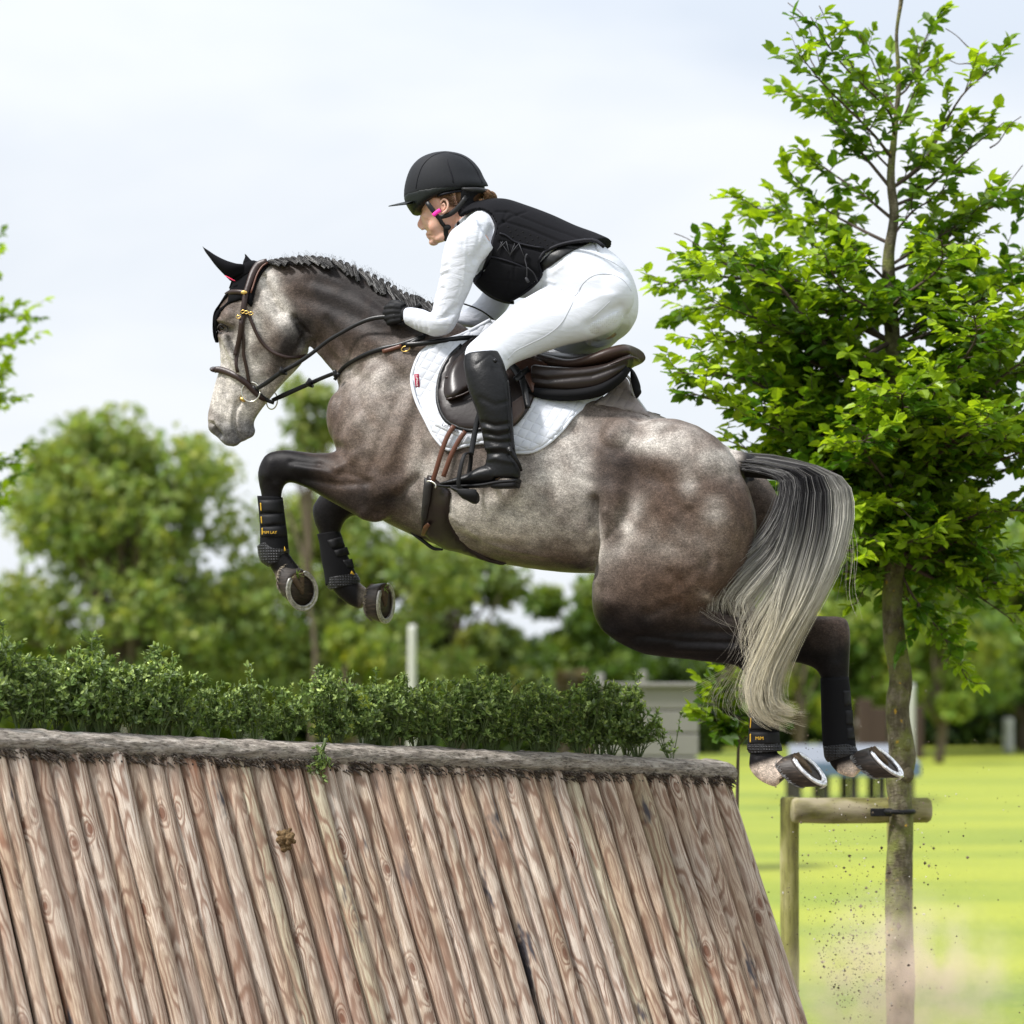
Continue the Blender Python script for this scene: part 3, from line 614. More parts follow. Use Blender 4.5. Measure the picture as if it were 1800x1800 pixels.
# ------------------------------------------------------------ horse
HX = -.13   # far side lateral
LEG_N = .145; LEG_F = -.15
def horse_body():
    P = []
    # trunk
    P.append(loft([(592,690,600,770,0,.08),(612,668,604,812,0,.16),(650,640,628,868,0,.20),(700,618,668,912,0,.225),(770,605,735,945,0,.245),(850,612,806,972,0,.275),(930,640,880,990,0,.295),(1010,675,958,1003,0,.305),(1080,703,1036,1008,0,.30),(1150,726,1110,1000,0,.285),(1215,753,1190,975,0,.26),(1275,783,1260,960,0,.22),(1308,815,1305,940,0,.15)], 44, egg=.13))
    # neck and head
    P.append(loft([(466,464,520,585,0,.072),(503,456,548,612,0,.078),(560,454,570,634,0,.085),(620,472,590,660,0,.098),(685,503,602,700,0,.12),(750,538,625,750,0,.15),(815,573,660,790,0,.18),(850,600,700,800,0,.2)], 32, egg=-.12))
    P.append(loft([(432,474,486,500,0,.06),(407,508,506,545,0,.092),(386,545,530,583,0,.103),(384,582,541,614,0,.093),(388,620,528,640,0,.080),(387,645,505,665,0,.068),(378,676,480,694,0,.058),(371,706,462,716,0,.052),(366,736,447,738,0,.050),(372,757,444,756,0,.044),(386,774,428,770,0,.030),(398,785,418,783,0,.016)], 30, sq=.88))
    P.append(hball(410, 775, 0, .030, .024, .030)); P.append(hball(437, 757, 0, .028, .032, .030)); P.append(hball(386, 752, 0, .036, .05, .042, 70)); P.append(hball(426, 770, 0, .020, .016, .024))
    P.append(hball(466, 480, 0, .05, .032, .06))
    for s in (1, -1):
        P.append(hball(495, 592, s*.062, .075, .09, .036, -20))              # jowl
        P.append(hball(404, 556, s*.078, .034, .022, .030, -25)); P.append(hball(380, 745, s*.03, .025, .035, .024))     # brow, nostril rim
        P.append(tube([hp(392,592,s*.083), hp(405,620,s*.077), hp(420,650,s*.064), hp(425,668,s*.05)], [.017,.016,.014,.008], 10))
        P.append(hball(640, 800, s*.13, .11, .135, .075, 25)); P.append(hball(690, 700, s*.13, .13, .17, .06, 40)); P.append(hball(672, 862, s*.15, .09, .10, .065))   # shoulder, triceps
        P.append(hball(600, 735, s*.085, .055, .11, .085))
        P.append(hball(760, 620, s*.07, .20, .08, .10, -20))
        P.append(hball(1090, 775, s*.17, .10, .085, .085, 10)); P.append(hball(1190, 830, s*.14, .26, .19, .15, -25))
        P.append(hball(900, 890, s*.17, .36, .15, .12, -8))
    # tail root
    P.append(loft([(1260,785,1270,850,0,.07),(1300,792,1305,838,0,.055),(1345,806,1345,840,0,.04),(1385,817,1380,846,0,.03)], 16))
    # hind leg of the near side
    N = LEG_N
    P.append(loft([(1075,790,1285,810,N-.02,.10),(1060,850,1312,850,N,.14),(1052,920,1328,905,N,.155),(1046,985,1322,965,N,.15),(1042,1040,1300,1012,N,.14),(1046,1085,1268,1052,N-.005,.118),(1075,1122,1250,1066,N-.01,.10),(1125,1147,1258,1074,N-.02,.085),(1190,1158,1285,1082,N-.03,.07),(1250,1164,1320,1085,N-.035,.056),(1292,1170,1352,1084,N-.04,.048),(1312,1190,1376,1098,N-.04,.047),(1319,1212,1377,1150,N-.04,.043),(1320,1240,1366,1225,N-.04,.034),(1320,1290,1364,1290,N-.04,.032),(1318,1325,1366,1320,N-.04,.037),(1317,1350,1372,1326,N-.04,.042),(1335,1372,1388,1334,N-.04,.038),(1362,1384,1406,1340,N-.04,.040)], 36, sq=.95))
    FL = LEG_F
    P.append(loft([(1120,790,1320,815,FL+.02,.10),(1100,850,1352,845,FL,.13),(1090,920,1374,895,FL,.145),(1085,985,1370,955,FL,.14),(1085,1040,1350,1010,FL,.13),(1120,1090,1330,1050,FL+.01,.11),(1170,1125,1330,1070,FL+.02,.09),(1240,1145,1350,1078,FL+.03,.07),(1320,1154,1400,1083,FL+.03,.056),(1388,1163,1450,1083,FL+.03,.050),(1430,1175,1488,1088,FL+.03,.048),(1444,1196,1494,1130,FL+.03,.043),(1450,1225,1493,1195,FL+.03,.034),(1456,1300,1498,1295,FL+.03,.033),(1457,1335,1506,1318,FL+.03,.040),(1472,1358,1520,1324,FL+.03,.038),(1500,1368,1535,1326,FL+.03,.040)], 32, sq=.95))
    # near foreleg
    N = .15
    P.append(loft([(655,730,720,890,N-.02,.09),(622,768,665,918,N-.01,.088),(590,792,630,908,N,.078),(560,796,585,884,N,.066),(525,793,540,859,N,.054),(495,791,512,849,N,.047),(470,799,500,853,N,.047),(456,822,498,858,N,.045),(455,848,496,866,N,.038),(461,880,495,880,N,.031),(463,930,498,930,N,.030),(467,965,503,962,N,.035),(473,992,510,976,N,.038),(483,1012,520,990,N,.034),(492,1034,530,1004,N,.036)], 28, sq=.95))
    N = -.12
    P.append(loft([(640,800,690,900,N,.08),(600,835,650,905,N,.07),(574,858,622,906,N,.056),(551,888,607,915,N,.048),(552,915,600,928,N,.043),(562,942,598,938,N,.034),(568,980,604,972,N,.031),(578,1018,618,1005,N,.034),(588,1042,632,1024,N,.038),(608,1060,648,1036,N,.034),(632,1072,664,1040,N,.036)], 26, sq=.95))
    V, Fc = remesh(P, .0062, 8)
    # muscles, folds and bones of the near side: (polyline in the picture, radius px, metres)
    S = [([(745,690),(722,760),(700,830)],16,-.010), ([(700,640),(655,700),(612,770)],20,.009), ([(590,790),(640,850),(655,900)],14,-.008), ([(660,905),(735,845),(750,790)],12,-.008),
         ([(682,862)],34,.016), ([(642,905)],12,.010), ([(600,690),(588,740),(596,785)],12,-.004), ([(640,700),(600,760)],9,-.005),([(640,790),(585,830),(520,822)],9,.006),([(650,850),(590,852),(530,842)],6,-.005),
         ([(476,812),(470,835)],9,.004), ([(488,852)],7,.004), ([(1044,880),(1049,940),(1041,1008)],9,-.022), ([(1060,900),(1066,960),(1058,1020)],9,.007), ([(1030,985),(1045,1000)],12,-.010), ([(1080,870),(1068,960),(1062,1050)],20,.008),
         ([(1070,780),(1088,806)],24,.006), ([(1020,760),(1040,830),(1035,900)],32,-.012), ([(1110,850),(1150,950),(1165,1040)],26,-.006), ([(1240,860),(1275,940),(1235,1030)],40,.008),
         ([(1180,1010),(1225,1055),(1250,1075)],11,-.008), ([(1140,1080),(1190,1060)],9,-.006), ([(1100,1125),(1180,1112),(1290,1110)],11,-.006), ([(1190,1140),(1300,1142)],6,.005), ([(1300,1105),(1350,1110)],7,-.005), ([(1075,1062)],18,.008),
         ([(1245,1068),(1300,1096),(1350,1092)],6,.006), ([(1340,1130),(1345,1165)],9,.004),
         ([(560,600),(590,640),(640,668)],11,-.007), ([(520,560),(575,560),(650,600),(720,640)],22,.006), ([(530,520),(600,545),(690,590)],12,-.004), ([(548,492),(640,520),(730,570)],10,-.004),([(570,640),(620,655)],8,.004),
         ([(500,632),(525,618),(540,595)],8,.006), ([(518,560),(540,590),(548,612)],7,-.015), ([(455,560),(470,600),(462,640)],16,-.006), ([(394,592),(412,636),(424,664)],6,.006), ([(404,600),(424,650)],5,-.004),([(390,640),(398,690)],6,-.006),([(410,690),(404,730)],10,.004),
         ([(384,577),(398,579)],6.5,-.020), ([(380,563),(396,562),(408,568)],4,.008), ([(386,590),(398,592)],3.5,.004),
         ([(373,744),(378,756),(385,766)],4.2,-.018), ([(370,738),(382,748)],3,.005), ([(424,702),(416,714),(412,738),(414,758),(420,774)],3.6,-.010), ([(418,722),(417,745)],4,.005), ([(444,748),(440,762)],4,-.005),([(404,712),(395,740)],6,-.004),
         ([(1288,850),(1312,930),(1290,1010),(1255,1050)],8,-.005), ([(1215,900),(1250,980),(1225,1050)],9,-.005), ([(1120,800),(1105,880),(1090,960)],12,-.005), ([(1150,830),(1200,900),(1215,980)],10,-.004), ([(1185,1035),(1215,1010),(1245,985)],12,-.004), ([(850,950),(900,968),(965,980)],4,.003), ([(790,905),(850,950)],4,.002),
         ([(705,690),(672,760),(650,830)],7,-.004), ([(725,700),(700,770),(680,820)],8,.004), ([(625,690),(650,740),(640,790)],8,-.004), ([(600,830),(650,845)],5,-.004), ([(560,815),(620,850)],5,-.003), ([(510,812),(560,818)],4,-.003), ([(665,880),(700,870),(730,840)],6,-.005), ([(1050,1100),(1120,1135)],6,.003), ([(1120,1120),(1200,1128),(1290,1130)],4,-.004), ([(1240,1100),(1330,1110)],5,.004),
         ([(575,560),(610,620),(612,650)],6,-.004), ([(560,620),(583,650)],4,.003), ([(590,480),(650,520),(700,560)],7,-.003), ([(1355,1110),(1350,1160)],4,-.003), ([(1475,1110),(1470,1160)],4,-.003), ([(1330,1240),(1330,1330)],3,-.002),
         ([(450,520),(430,560)],8,-.004), ([(465,665),(440,690)],9,-.004)]
    V = sculpt(V, Fc, [(a, b, c*1.5) for a, b, c in S]); P2 = proj(V); L = lat(V); N_ = vnorm(V, Fc)
    # faint ribs, veins and skin irregularities
    rib = np.sin((P2[:, 0]-.35*P2[:, 1])/9.5)*np.exp(-((P2[:, 0]-905)/95)**2-((P2[:, 1]-880)/70)**2)*.0007
    nz = np.array([mnoise.noise(Vector(v)*7) + .4*mnoise.noise(Vector(v)*19) for v in V])*.0026
    V = V+N_*(rib+nz)[:, None]; V = lapl(V, edges_of(Fc), 2, .4)
    return V, Fc
HV, HF = horse_body(); HB = mkbvh(HV, HF)
def gb(P, lst, base=0.0):                    # sum of soft spots (x, y, rx, ry, amount, angle)
    v = np.full(len(P), float(base))
    for q in lst:
        x, y, rx, ry, a = q[:5]; an = math.radians(q[5] if len(q) > 5 else 0); dx, dy = P[:, 0]-x, P[:, 1]-y; u = dx*math.cos(an)+dy*math.sin(an); w = -dx*math.sin(an)+dy*math.cos(an)
        v += a*np.exp(-(u/rx)**2-(w/ry)**2)
    return v
def coat():
    # a steel-grey coat: black points, brown body, dapples and pale belly, loins, face
    P = proj(HV); l = lat(HV); far = l < 0
    # patches belong to the skin: both sides carry the same pattern, so undo the sideways shift of the far side
    P = P.copy(); P[:, 0] += -np.minimum(l, 0)*0+0
    nz = np.array([mnoise.noise(Vector(v)*5) for v in HV]); nz2 = np.array([mnoise.noise(Vector(v)*17) for v in HV])
    P[:, 0] += nz*16; P[:, 1] += nz2*9
    light = gb(P, [(880,920,105,38,.95,12),(905,850,65,60,.5,60),(985,800,42,110,.62,18),(1020,870,30,80,.55,0),(1045,960,22,60,.65,0),(760,850,28,60,.65,15),(830,900,50,50,.7),(740,800,20,60,.35,10),
                   (1130,780,34,16,.75,10),(1210,800,110,20,.50,20),(1180,760,80,16,.6,20),(1290,800,40,14,.6,10),(1215,850,16,22,.55),(1255,900,20,24,.55),(1105,920,14,46,.62,25),(1095,945,30,70,.22,25),(1150,960,40,30,.30),(1240,960,50,40,.22),
                   (690,680,80,60,.30),(640,660,50,30,.35),(655,760,55,55,.22),(610,560,40,30,.15),(905,760,60,30,.3),
                   (470,500,20,55,1.1,-28),(500,560,60,15,1.1,48),(520,590,45,11,1.0,52),(440,620,48,60,.75),(400,690,38,75,1.15,8),(425,700,40,60,.7),(480,690,40,14,1.0,-50),(505,655,30,10,.8,-55),(395,640,12,50,.75),(520,650,22,8,.9,-55),(448,560,22,40,.6),
                   (1245,1055,40,9,.35,40),(520,770,20,6,.1)], 0)
    dark = gb(P, [(1100,820,46,42,.55),(1060,860,26,60,.30),(700,560,110,40,.6,25),(600,510,95,50,.62,20),(575,560,55,50,.6),(640,590,50,30,.3),(560,470,90,18,.35,5),(660,500,100,20,.45,25),(760,560,80,30,.6,20),(645,880,60,35,.75,0),(580,640,16,30,.3),
                  (510,605,26,36,.85),(528,575,14,30,.7,-20),(500,640,20,20,.35),(398,590,10,14,.5),(388,760,30,18,.30),(432,765,22,20,.28),(402,775,40,12,.4),(1080,1095,70,30,.55),(1010,1000,45,20,.55),(870,985,100,12,.3,5),(740,945,90,22,.5,10),(700,880,30,20,.3)], 0)
    br = gb(P, [(478,590,26,30,.9),(1270,930,40,60,.55),(1200,1030,60,50,.6),(1150,900,90,100,.25),(690,780,70,70,.35),(620,600,60,40,.2),(940,980,90,16,.5,0),(640,730,60,60,.2),(560,830,50,30,.5)], .28)
    # limbs run to black
    leg = np.maximum.reduce([ss(P[:, 1]-.12*(P[:, 0]-1150), 1040, 1118)*(P[:, 0] > 1000), ss(-(P[:, 0]-.32*(P[:, 1]-800)), -612, -520)*ss(P[:, 1], 778, 800)*(P[:, 0] < 700), ss(P[:, 1], 905, 935)*(P[:, 0] < 680)*(P[:, 0] < 640), ss(P[:, 0], 1284, 1308)*(P[:, 1] < 848)*(np.abs(l) < .08)*1.0, (l < -.05)*(P[:, 0] < 650)*ss(P[:, 1], 840, 880)])
    inner = (np.abs(l) < .05)*(P[:, 0] > 1290)*ss(P[:, 1], 838, 850)*1.0
    col = np.array((.078, .057, .046))[None]*np.ones((len(P), 1)); col = col*(1-np.clip(br, 0, 1)[:, None]*.75)+np.array((.094, .051, .028))*np.clip(br, 0, 1)[:, None]*.75
    li = np.clip(light*(1+.8*nz2), 0, 1)[:, None]; col = col*(1-li)+np.array((.37, .34, .305))*li
    dk = np.clip(dark*(1+.4*nz2), 0, .93)[:, None]; col = col*(1-dk)+np.array((.020, .0165, .0165))*dk
    col = .115*(np.clip(col, .003, 1)/.115)**1.16; col = col*.8+col.mean(1, keepdims=True)*.2
    lg = np.clip(np.maximum(leg, inner), 0, 1)[:, None]; col = col*(1-lg)+np.array((.0065, .0055, .006))*lg
    # pale hind pasterns with dark spots, pinkish; dusty front coronets
    Pq = proj(HV); past = ((Pq[:, 0] > 1310)*ss(Pq[:, 1]+.35*(Pq[:, 0]-1340), 1335, 1352)*(Pq[:, 0] < 1440)+(Pq[:, 0] > 1472)*ss(Pq[:, 1]+.35*(Pq[:, 0]-1480), 1338, 1356))[:, None]
    past = np.clip(past, 0, 1)*(Pq[:, 1:2] > 1300); pc = np.where((nz2 > .32)[:, None], np.array((.06, .045, .04)), np.array((.66, .55, .46))); col = col*(1-past)+pc*past
    cor = (ss(Pq[:, 1], 1000, 1016)*(Pq[:, 0] < 560)+ss(Pq[:, 0], 625, 640)*(Pq[:, 0] < 700)*(Pq[:, 1] > 1000))[:, None]; cor = np.clip(cor, 0, 1)*.8; col = col*(1-cor)+np.array((.20, .165, .125))*cor
    # muzzle: dark skin
    mz = (ss(Pq[:, 1]+.2*(Pq[:, 0]-400), 728, 762)*(Pq[:, 0] < 462)*(Pq[:, 1] < 800))[:, None]*.7; col = col*(1-mz)+np.array((.17, .17, .18))*mz
    return np.clip(col, .004, .9), np.clip(1-lg[:, 0]-mz[:, 0], 0, 1)
def coat_mat():
    g = M('grey_coat', .45, .13); o = g.obj(); a = g.attr(); 
    fl = g.noise(g.scale(o, (95, 95, 150)), 1.0, 3, .75); f2 = g.noise(o, 290, 2, .8); f3 = g.noise(g.scale(o, (22, 22, 30)), 1.0, 4, .6)
    s1 = g.ramp(fl, (.3, .62), (.52, 1.0), (.72, 1.45)); s2 = g.ramp(f2, (.32, .66), (.5, 1.0), (.68, 1.6)); s3 = g.ramp(f3, (.3, .70), (.7, 1.32))
    for r in (s1, s2, s3): pass
    c = g.n('ShaderNodeVectorMath', {0: a, 1: s1}, operation='MULTIPLY'); c = g.n('ShaderNodeVectorMath', {0: c, 1: s2}, operation='MULTIPLY'); c = g.n('ShaderNodeVectorMath', {0: c, 1: s3}, operation='MULTIPLY')
    g.t.links.new(c.outputs[0], g.b.inputs['Base Color']); h = g.mth('ADD', g.mth('MULTIPLY', fl, .7), g.mth('MULTIPLY', f2, .5)); g.bump(h, .32, .004)
    g.b.inputs['Sheen Weight'].default_value = .0; g.b.inputs['Sheen Roughness'].default_value = .4; return g.m
COAT = coat_mat()
hroot = empty('horse', hp(900, 800, 0)*np.array((1, 1, 0))+np.array((0, 0, 1.0)), 'dappled grey horse with black legs and a pale tail leaping over the jump', 'horse')
hc, hm = coat(); link('body', HV, HF, COAT, hroot, True, hc)
GLOSS = M('eye_gloss', .08, .6); GLOSS.col((.012, .007, .005)); GLOSS = GLOSS.m
for s, nm in ((1, 'eye'), (-1, 'eye')):
    lz = hit(HB, 390, 578) if s > 0 else -.07; MB().add(*hball(391, 577.5, s*(abs(lz)-.006 if s > 0 else .085), .0165, .0165, .013)).build('eye', GLOSS, hroot)
LID = simple('eyelid_skin', (.035, .03, .03), .5)
def lids():
    mb = MB(); lz = hit(HB, 391, 570) or .09
    mb.add(*tube([hp(382, 577, lz-.006), hp(386, 571.5, lz+.004), hp(392, 570.5, lz+.007), hp(399, 575, lz+.004), hp(401, 580, lz+.001)], [.002, .004, .0045, .004, .002], 8))
    mb.add(*tube([hp(383, 581, lz-.008), hp(388, 586, lz+.0), hp(395, 586, lz+.002), hp(401, 581, lz+.001)], [.002, .003, .003, .002], 8)); mb.build('eyelid', LID, hroot)
lids()
# hooves and shoes
def hoofmat():
    g = M('hoof_horn', .5, .35); n = g.noise(g.scale(g.obj(), (8, 8, 40)), 3, 4, .6); g.col(g.ramp(n, (.3, (.014, .011, .009)), (.62, (.045, .034, .027)), (.75, (.14, .10, .07)))); g.bump(n, .4, .004); return g.m
HOOF = hoofmat(); SOLE = simple('muddy_sole', (.085, .06, .038), .95, .5, 90, 1.0, .008)
def shoemat(name, c, r):
    g = M(name, r, .5); n = g.noise(g.obj(), 70, 4, .6); g.col(g.ramp(n, (.4, tuple(np.array(c)*.55)), (.6, c))); g.b.inputs['Metallic'].default_value = .55; g.bump(n, .2, .002); return g.m
SHOE = shoemat('worn_steel', (.40, .385, .35), .42); SHOEB = shoemat('bright_steel', (.86, .86, .87), .35); FLUFF = simple('dusty_hair', (.22, .185, .14), .9, .4, 120, .8, .005)
def hoof(px, py, l, nrm, toe, cpx, cpy, r=.066, bright=False, grass=None):
    c = hp(px, py, l); N = np.array(nrm, float); N /= np.linalg.norm(N); T = np.array(toe, float); T -= N*(T@N); T /= np.linalg.norm(T); S = np.cross(N, T); cor = hp(cpx, cpy, l)
    ax = cor-c; a = np.linspace(0, 2*math.pi, 40, endpoint=False); ra = r*1.10; rb = r*.93; V = []; k = [(0, 1.0, 0), (.15, .985, 0), (.5, .93, 0), (.85, .86, 0), (1.0, .80, 0), (1.06, .70, 0)]
    oval = lambda q: np.outer(np.cos(a)*ra*q, T)+np.outer(np.sin(a)*rb*q, S)
    heel = .5+.5*np.cos(a)
    for t, q, _ in k: V.append(c+ax*t*(1 if t == 0 else .72+.28*1)+oval(q*.99)+np.outer(-(1-heel)*.012*t, -N)*0)
    o = MB(); o.add(np.vstack(V), [f for f in ringfaces(len(k), 40, True)]); ho = o.build('hoof', HOOF, hroot)
    # sole with frog
    sm = MB(); R = [(.97, .0015), (.80, .002), (.72, -.006), (.45, -.010), (.0, -.009)]; V = []
    for q, d in R: V.append(c+oval(max(q, .01))+N*d+0)
    V = np.vstack(V); nzv = np.array([mnoise.noise(Vector(v)*60)*.004 for v in V]); V = V+np.outer(nzv+.003, N); sm.add(V, ringfaces(5, 40, False))
    h = c-T*ra*.85; sm.add(*tube([h+N*.004+S*.02, h+T*ra*.8+N*.001, h+T*ra*1.1-N*.004], [.013, .011, .002], 8)); sm.add(*tube([h+N*.004-S*.02, h+T*ra*.8+N*.001, h+T*ra*1.1-N*.004], [.013, .011, .002], 8)); sm.build('sole', SOLE, ho)
    # shoe
    b = np.linspace(math.radians(-152), math.radians(152), 46); V = []
    for i, t in enumerate(b):
        wq = .74+.03*abs(t)/2.6; e = min(i, 45-i)/2.0; e = min(1, e+.55); od = T*math.cos(t)*ra+S*math.sin(t)*rb; mid = od*(1.02+wq)/2
        for q, d in ((1.02, 0), (1.03, .006), (1.0, .0095), (.93, .0095), (.885, .0055), (.85, .0095), (wq+.02, .0095), (wq, .006), (wq, 0)): V.append(c+mid+(od*q-mid)*e+N*(d+.001))
    sh = MB(); sh.add(np.vstack(V), ringfaces(46, 9)); 
    sh.add(*tube([c+T*ra*1.01+N*.004, c+T*ra*1.0-N*.012, c+T*ra*.95-N*.024], [.012, .009, .003], 10, 2, flat=.35)); sh.build('horseshoe', SHOEB if bright else SHOE, hroot)
    # coronet hair
    fl = []; 
    m = 240; t = rng.uniform(0, 2*math.pi, m); d = (np.outer(np.cos(t)*ra*.80, T)+np.outer(np.sin(t)*rb*.80, S)); B = c+ax*1.06+d*.97; D = -ax/np.linalg.norm(ax)*1.0+d/np.linalg.norm(d, axis=1)[:, None]*.55+rand_dir(m)*.25; 
    V, Fc = leaves(B, D, rand_dir(m), rng.uniform(.012, .026, m), .16); link('fetlock_hair', V, Fc, FLUFF if not bright else TAILM, hroot, False, np.repeat(np.full((m, 3), .3), 6, 0))
    if grass is not None:
        mb = MB(); g0 = c-T*ra*.8+N*.006
        for _ in range(9): d = rand_dir(1)[0]*.8+N*.3-T*.2; mb.add(*tube([g0, g0+d*.014, g0+d*.034+np.array((0, 0, -.004))], [.0016, .0022, .0004], 4, 1, flat=.3))
        mb.build('grass_tuft', simple('torn_grass', (.20, .32, .05), .6), ho)
# hair material used for tail and mane
def hairmat(name):
    g = M(name, .45, .2); a = g.attr(); g.t.links.new(a.outputs[0], g.b.inputs['Base Color']); return g.m
TAILM = hairmat('horse_hair')
hoof(530, 1038, .15, (.52, -.80, -.12), (.45, .1, -1), 508, 1019, .072, grass=1)
hoof(676, 1060, -.12, (.88, -.42, -.10), (.45, .3, -1), 650, 1058, .074, grass=1)
hoof(1421, 1353, LEG_N-.04, (.60, -.40, .66), (.62, .0, -.62), 1386, 1360, .076, True)
hoof(1556, 1340, LEG_F+.03, (.60, -.36, .70), (.66, .0, -.60), 1517, 1346, .074, True)
# --- strands of hair: each strand blends guide curves
def strands(guides, n, r0, cols, spread=8, lsp=.03, frizz=2.0, seg=16, trim=(.72, 1.0), m=3, wts=None, taper=.35, locks=0):
    G = np.array([crom(np.array(g, float), seg) for g in guides]); ng = len(G); mb_v = []; fc = []; cc = []; base = 0
    ts = np.linspace(0, 1, seg)
    if locks: lk = np.stack((rng.choice(ng, locks, p=wts), rng.integers(-1, 2, locks)), 1); lk_o = rng.normal(0, 1, (locks, 2)); lk_f = rng.uniform(0, .9, locks); lk_w = rng.uniform(3, 9, locks)
    for i in range(n):
        if wts is not None: a = rng.choice(ng, p=wts)
        else: a = rng.integers(0, ng)
        b = min(ng-1, max(0, a+rng.integers(-1, 2))); f = rng.uniform(0, .9); C = G[a]*(1-f)+G[b]*f
        C = C.copy(); off = rng.normal(0, 1, 2)*spread
        if locks: a = lk[i % locks, 0]; lo = lk_o[i % locks]; b = min(ng-1, max(0, a+lk[i % locks, 1])); f = lk_f[i % locks]; C = G[a]*(1-f)+G[b]*f; off = lo*spread+off*.6; C[:, 0] += np.sin(ts*lk_w[i % locks]+lo[0]*3)*2.2*ts; C[:, 1] += 0
        off = off; C[:, 0] += off[0]*(.25+ts*.9); C[:, 1] += off[1]*.4*(.3+ts); C[:, 2] += rng.normal(0, lsp)*(.3+.8*ts)
        ph = rng.uniform(0, 6.28, 3); am = rng.uniform(.2, 1)*frizz; C[:, 0] += am*np.sin(ts*5*rng.uniform(.6, 1.6)+ph[0])*ts; C[:, 1] += am*.5*np.sin(ts*6+ph[1])*ts
        e = rng.uniform(*trim); k = min(seg, max(5, int(seg*e))); C = C[:k]; P = hpv(C[:, :2], 0); P += NL*C[:, 2:3]
        T = np.gradient(P, axis=0); T /= np.linalg.norm(T, axis=1)[:, None]+1e-9; up = NL; S = np.cross(T, up); S /= np.linalg.norm(S, axis=1)[:, None]+1e-9; U = np.cross(S, T); rr = r0*rng.uniform(.6, 1.3)*(1-(1-taper)*np.linspace(0, 1, k)**2)
        for j in range(m): q = 2*math.pi*j/m; mb_v.append(P+(S*math.cos(q)+U*math.sin(q))*rr[:, None])
        idx = np.arange(k-1); 
        for j in range(m):
            j2 = (j+1) % m; fc.append(np.stack((base+j*k+idx, base+j*k+idx+1, base+j2*k+idx+1, base+j2*k+idx), 1))
        c = cols(i, C, ts[:k], a, b, f); cc += [c]*m; base += k*m
    return np.vstack(mb_v), np.vstack(fc), np.vstack(cc)
def tail():
    A = [(1300,808,.02),(1345,815,.03),(1400,830,.05)]
    g = [[(1300,825,.04),(1350,832,.06),(1385,850,.09),(1378,900,.12),(1350,950,.14),(1300,995,.15),(1262,1035,.16),(1252,1085,.17)],
         [(1300,820,.03),(1352,828,.06),(1393,850,.09),(1388,905,.12),(1362,965,.14),(1320,1010,.15),(1290,1050,.16),(1282,1085,.17)],
         [(1302,815,.03),(1355,824,.05),(1405,846,.08),(1402,910,.11),(1385,975,.13),(1350,1025,.15),(1325,1060,.16),(1330,1090,.165)],
         [(1304,812,.03),(1360,820,.05),(1420,842,.07),(1420,920,.10),(1405,985,.12),(1385,1045,.14),(1375,1100,.15),(1355,1150,.16),(1335,1205,.165),(1348,1255,.16),(1388,1284,.15)],
         [(1306,808,.02),(1365,816,.04),(1436,840,.06),(1442,920,.09),(1428,990,.11),(1408,1060,.13),(1385,1120,.15),(1360,1175,.16),(1346,1225,.165),(1362,1262,.16),(1402,1282,.15)],
         [(1306,804,.0),(1370,812,.02),(1450,838,.04),(1463,915,.06),(1448,995,.09),(1419,1070,.12),(1388,1130,.14),(1364,1185,.155),(1360,1230,.16),(1375,1258,.155),(1412,1270,.15)],
         [(1308,800,-.01),(1374,808,.0),(1462,840,.02),(1480,905,.04),(1463,990,.07),(1430,1070,.10),(1400,1130,.13),(1374,1190,.15),(1374,1232,.155),(1388,1250,.15),(1418,1252,.15)],
         [(1308,798,-.02),(1376,806,-.01),(1470,838,.0),(1492,895,.02),(1477,980,.05),(1442,1060,.09),(1410,1120,.12),(1384,1180,.14),(1376,1225,.15),(1396,1244,.15),(1412,1244,.15)]]
    D = np.array((.016, .015, .017)); Gy = np.array((.13, .125, .125)); Cr = np.array((.66, .60, .44)); Wh = np.array((.70, .68, .60))
    def cols(i, C, ts, a, b, f):
        q = (a*(1-f)+b*f)/7; r = rng.random(); y = C[:, 1]
        k = ss(y, 850+140*r-(q > .75)*110, 1010+120*r-(q > .75)*140)[:, None]; pale = Wh*(1-ss(y, 950, 1150)[:, None])+Cr*ss(y, 950, 1150)[:, None]
        dk = D*(1-.75*(r > .6))+Gy*(.75*(r > .6)); c = dk*(1-k)+pale*k*rng.uniform(.72, 1.12)
        if r > .88: c = c*.4+np.array((.45, .44, .42))*.6
        if r < .12 and True: c = c*.45+D*.55
        return np.clip(c, .004, .9)
    w = np.array([.05, .07, .09, .15, .17, .16, .14, .10]); w /= w.sum()
    V, Fc, c = strands(g, 3400, .0010, cols, spread=6, lsp=.024, frizz=5, seg=26, trim=(.70, 1.0), wts=w, locks=260)
    Vb, Fb, cb = strands(g, 1500, .0008, cols, spread=8.5, lsp=.024, frizz=7, seg=26, trim=(.6, 1.04), wts=w); Fc = np.vstack((Fc, Fb+len(V))); V = np.vstack((V, Vb)); c = np.vstack((c, cb))
    # stray hairs below the hocks
    st = [[(1280,1060,.0),(1300,1110,-.02),(1290,1165,-.05),(1240,1200,-.05),(1190,1215,-.05)], [(1300,1080,.0),(1310,1130,-.02),(1280,1180,-.04),(1252,1225,-.05),(1248,1275,-.05)], [(1310,1090,.0),(1325,1150,-.02),(1300,1200,-.04),(1285,1250,-.05),(1330,1275,-.05)], [(1340,1090,-.03),(1335,1150,-.05),(1315,1190,-.06),(1308,1235,-.06)]]
    V2, F2, c2 = strands(st, 130, .0008, lambda i, C, ts, a, b, f: np.tile(np.array((.62, .58, .44)), (len(ts), 1)), spread=11, lsp=.02, frizz=6, seg=20, trim=(.6, 1.0))
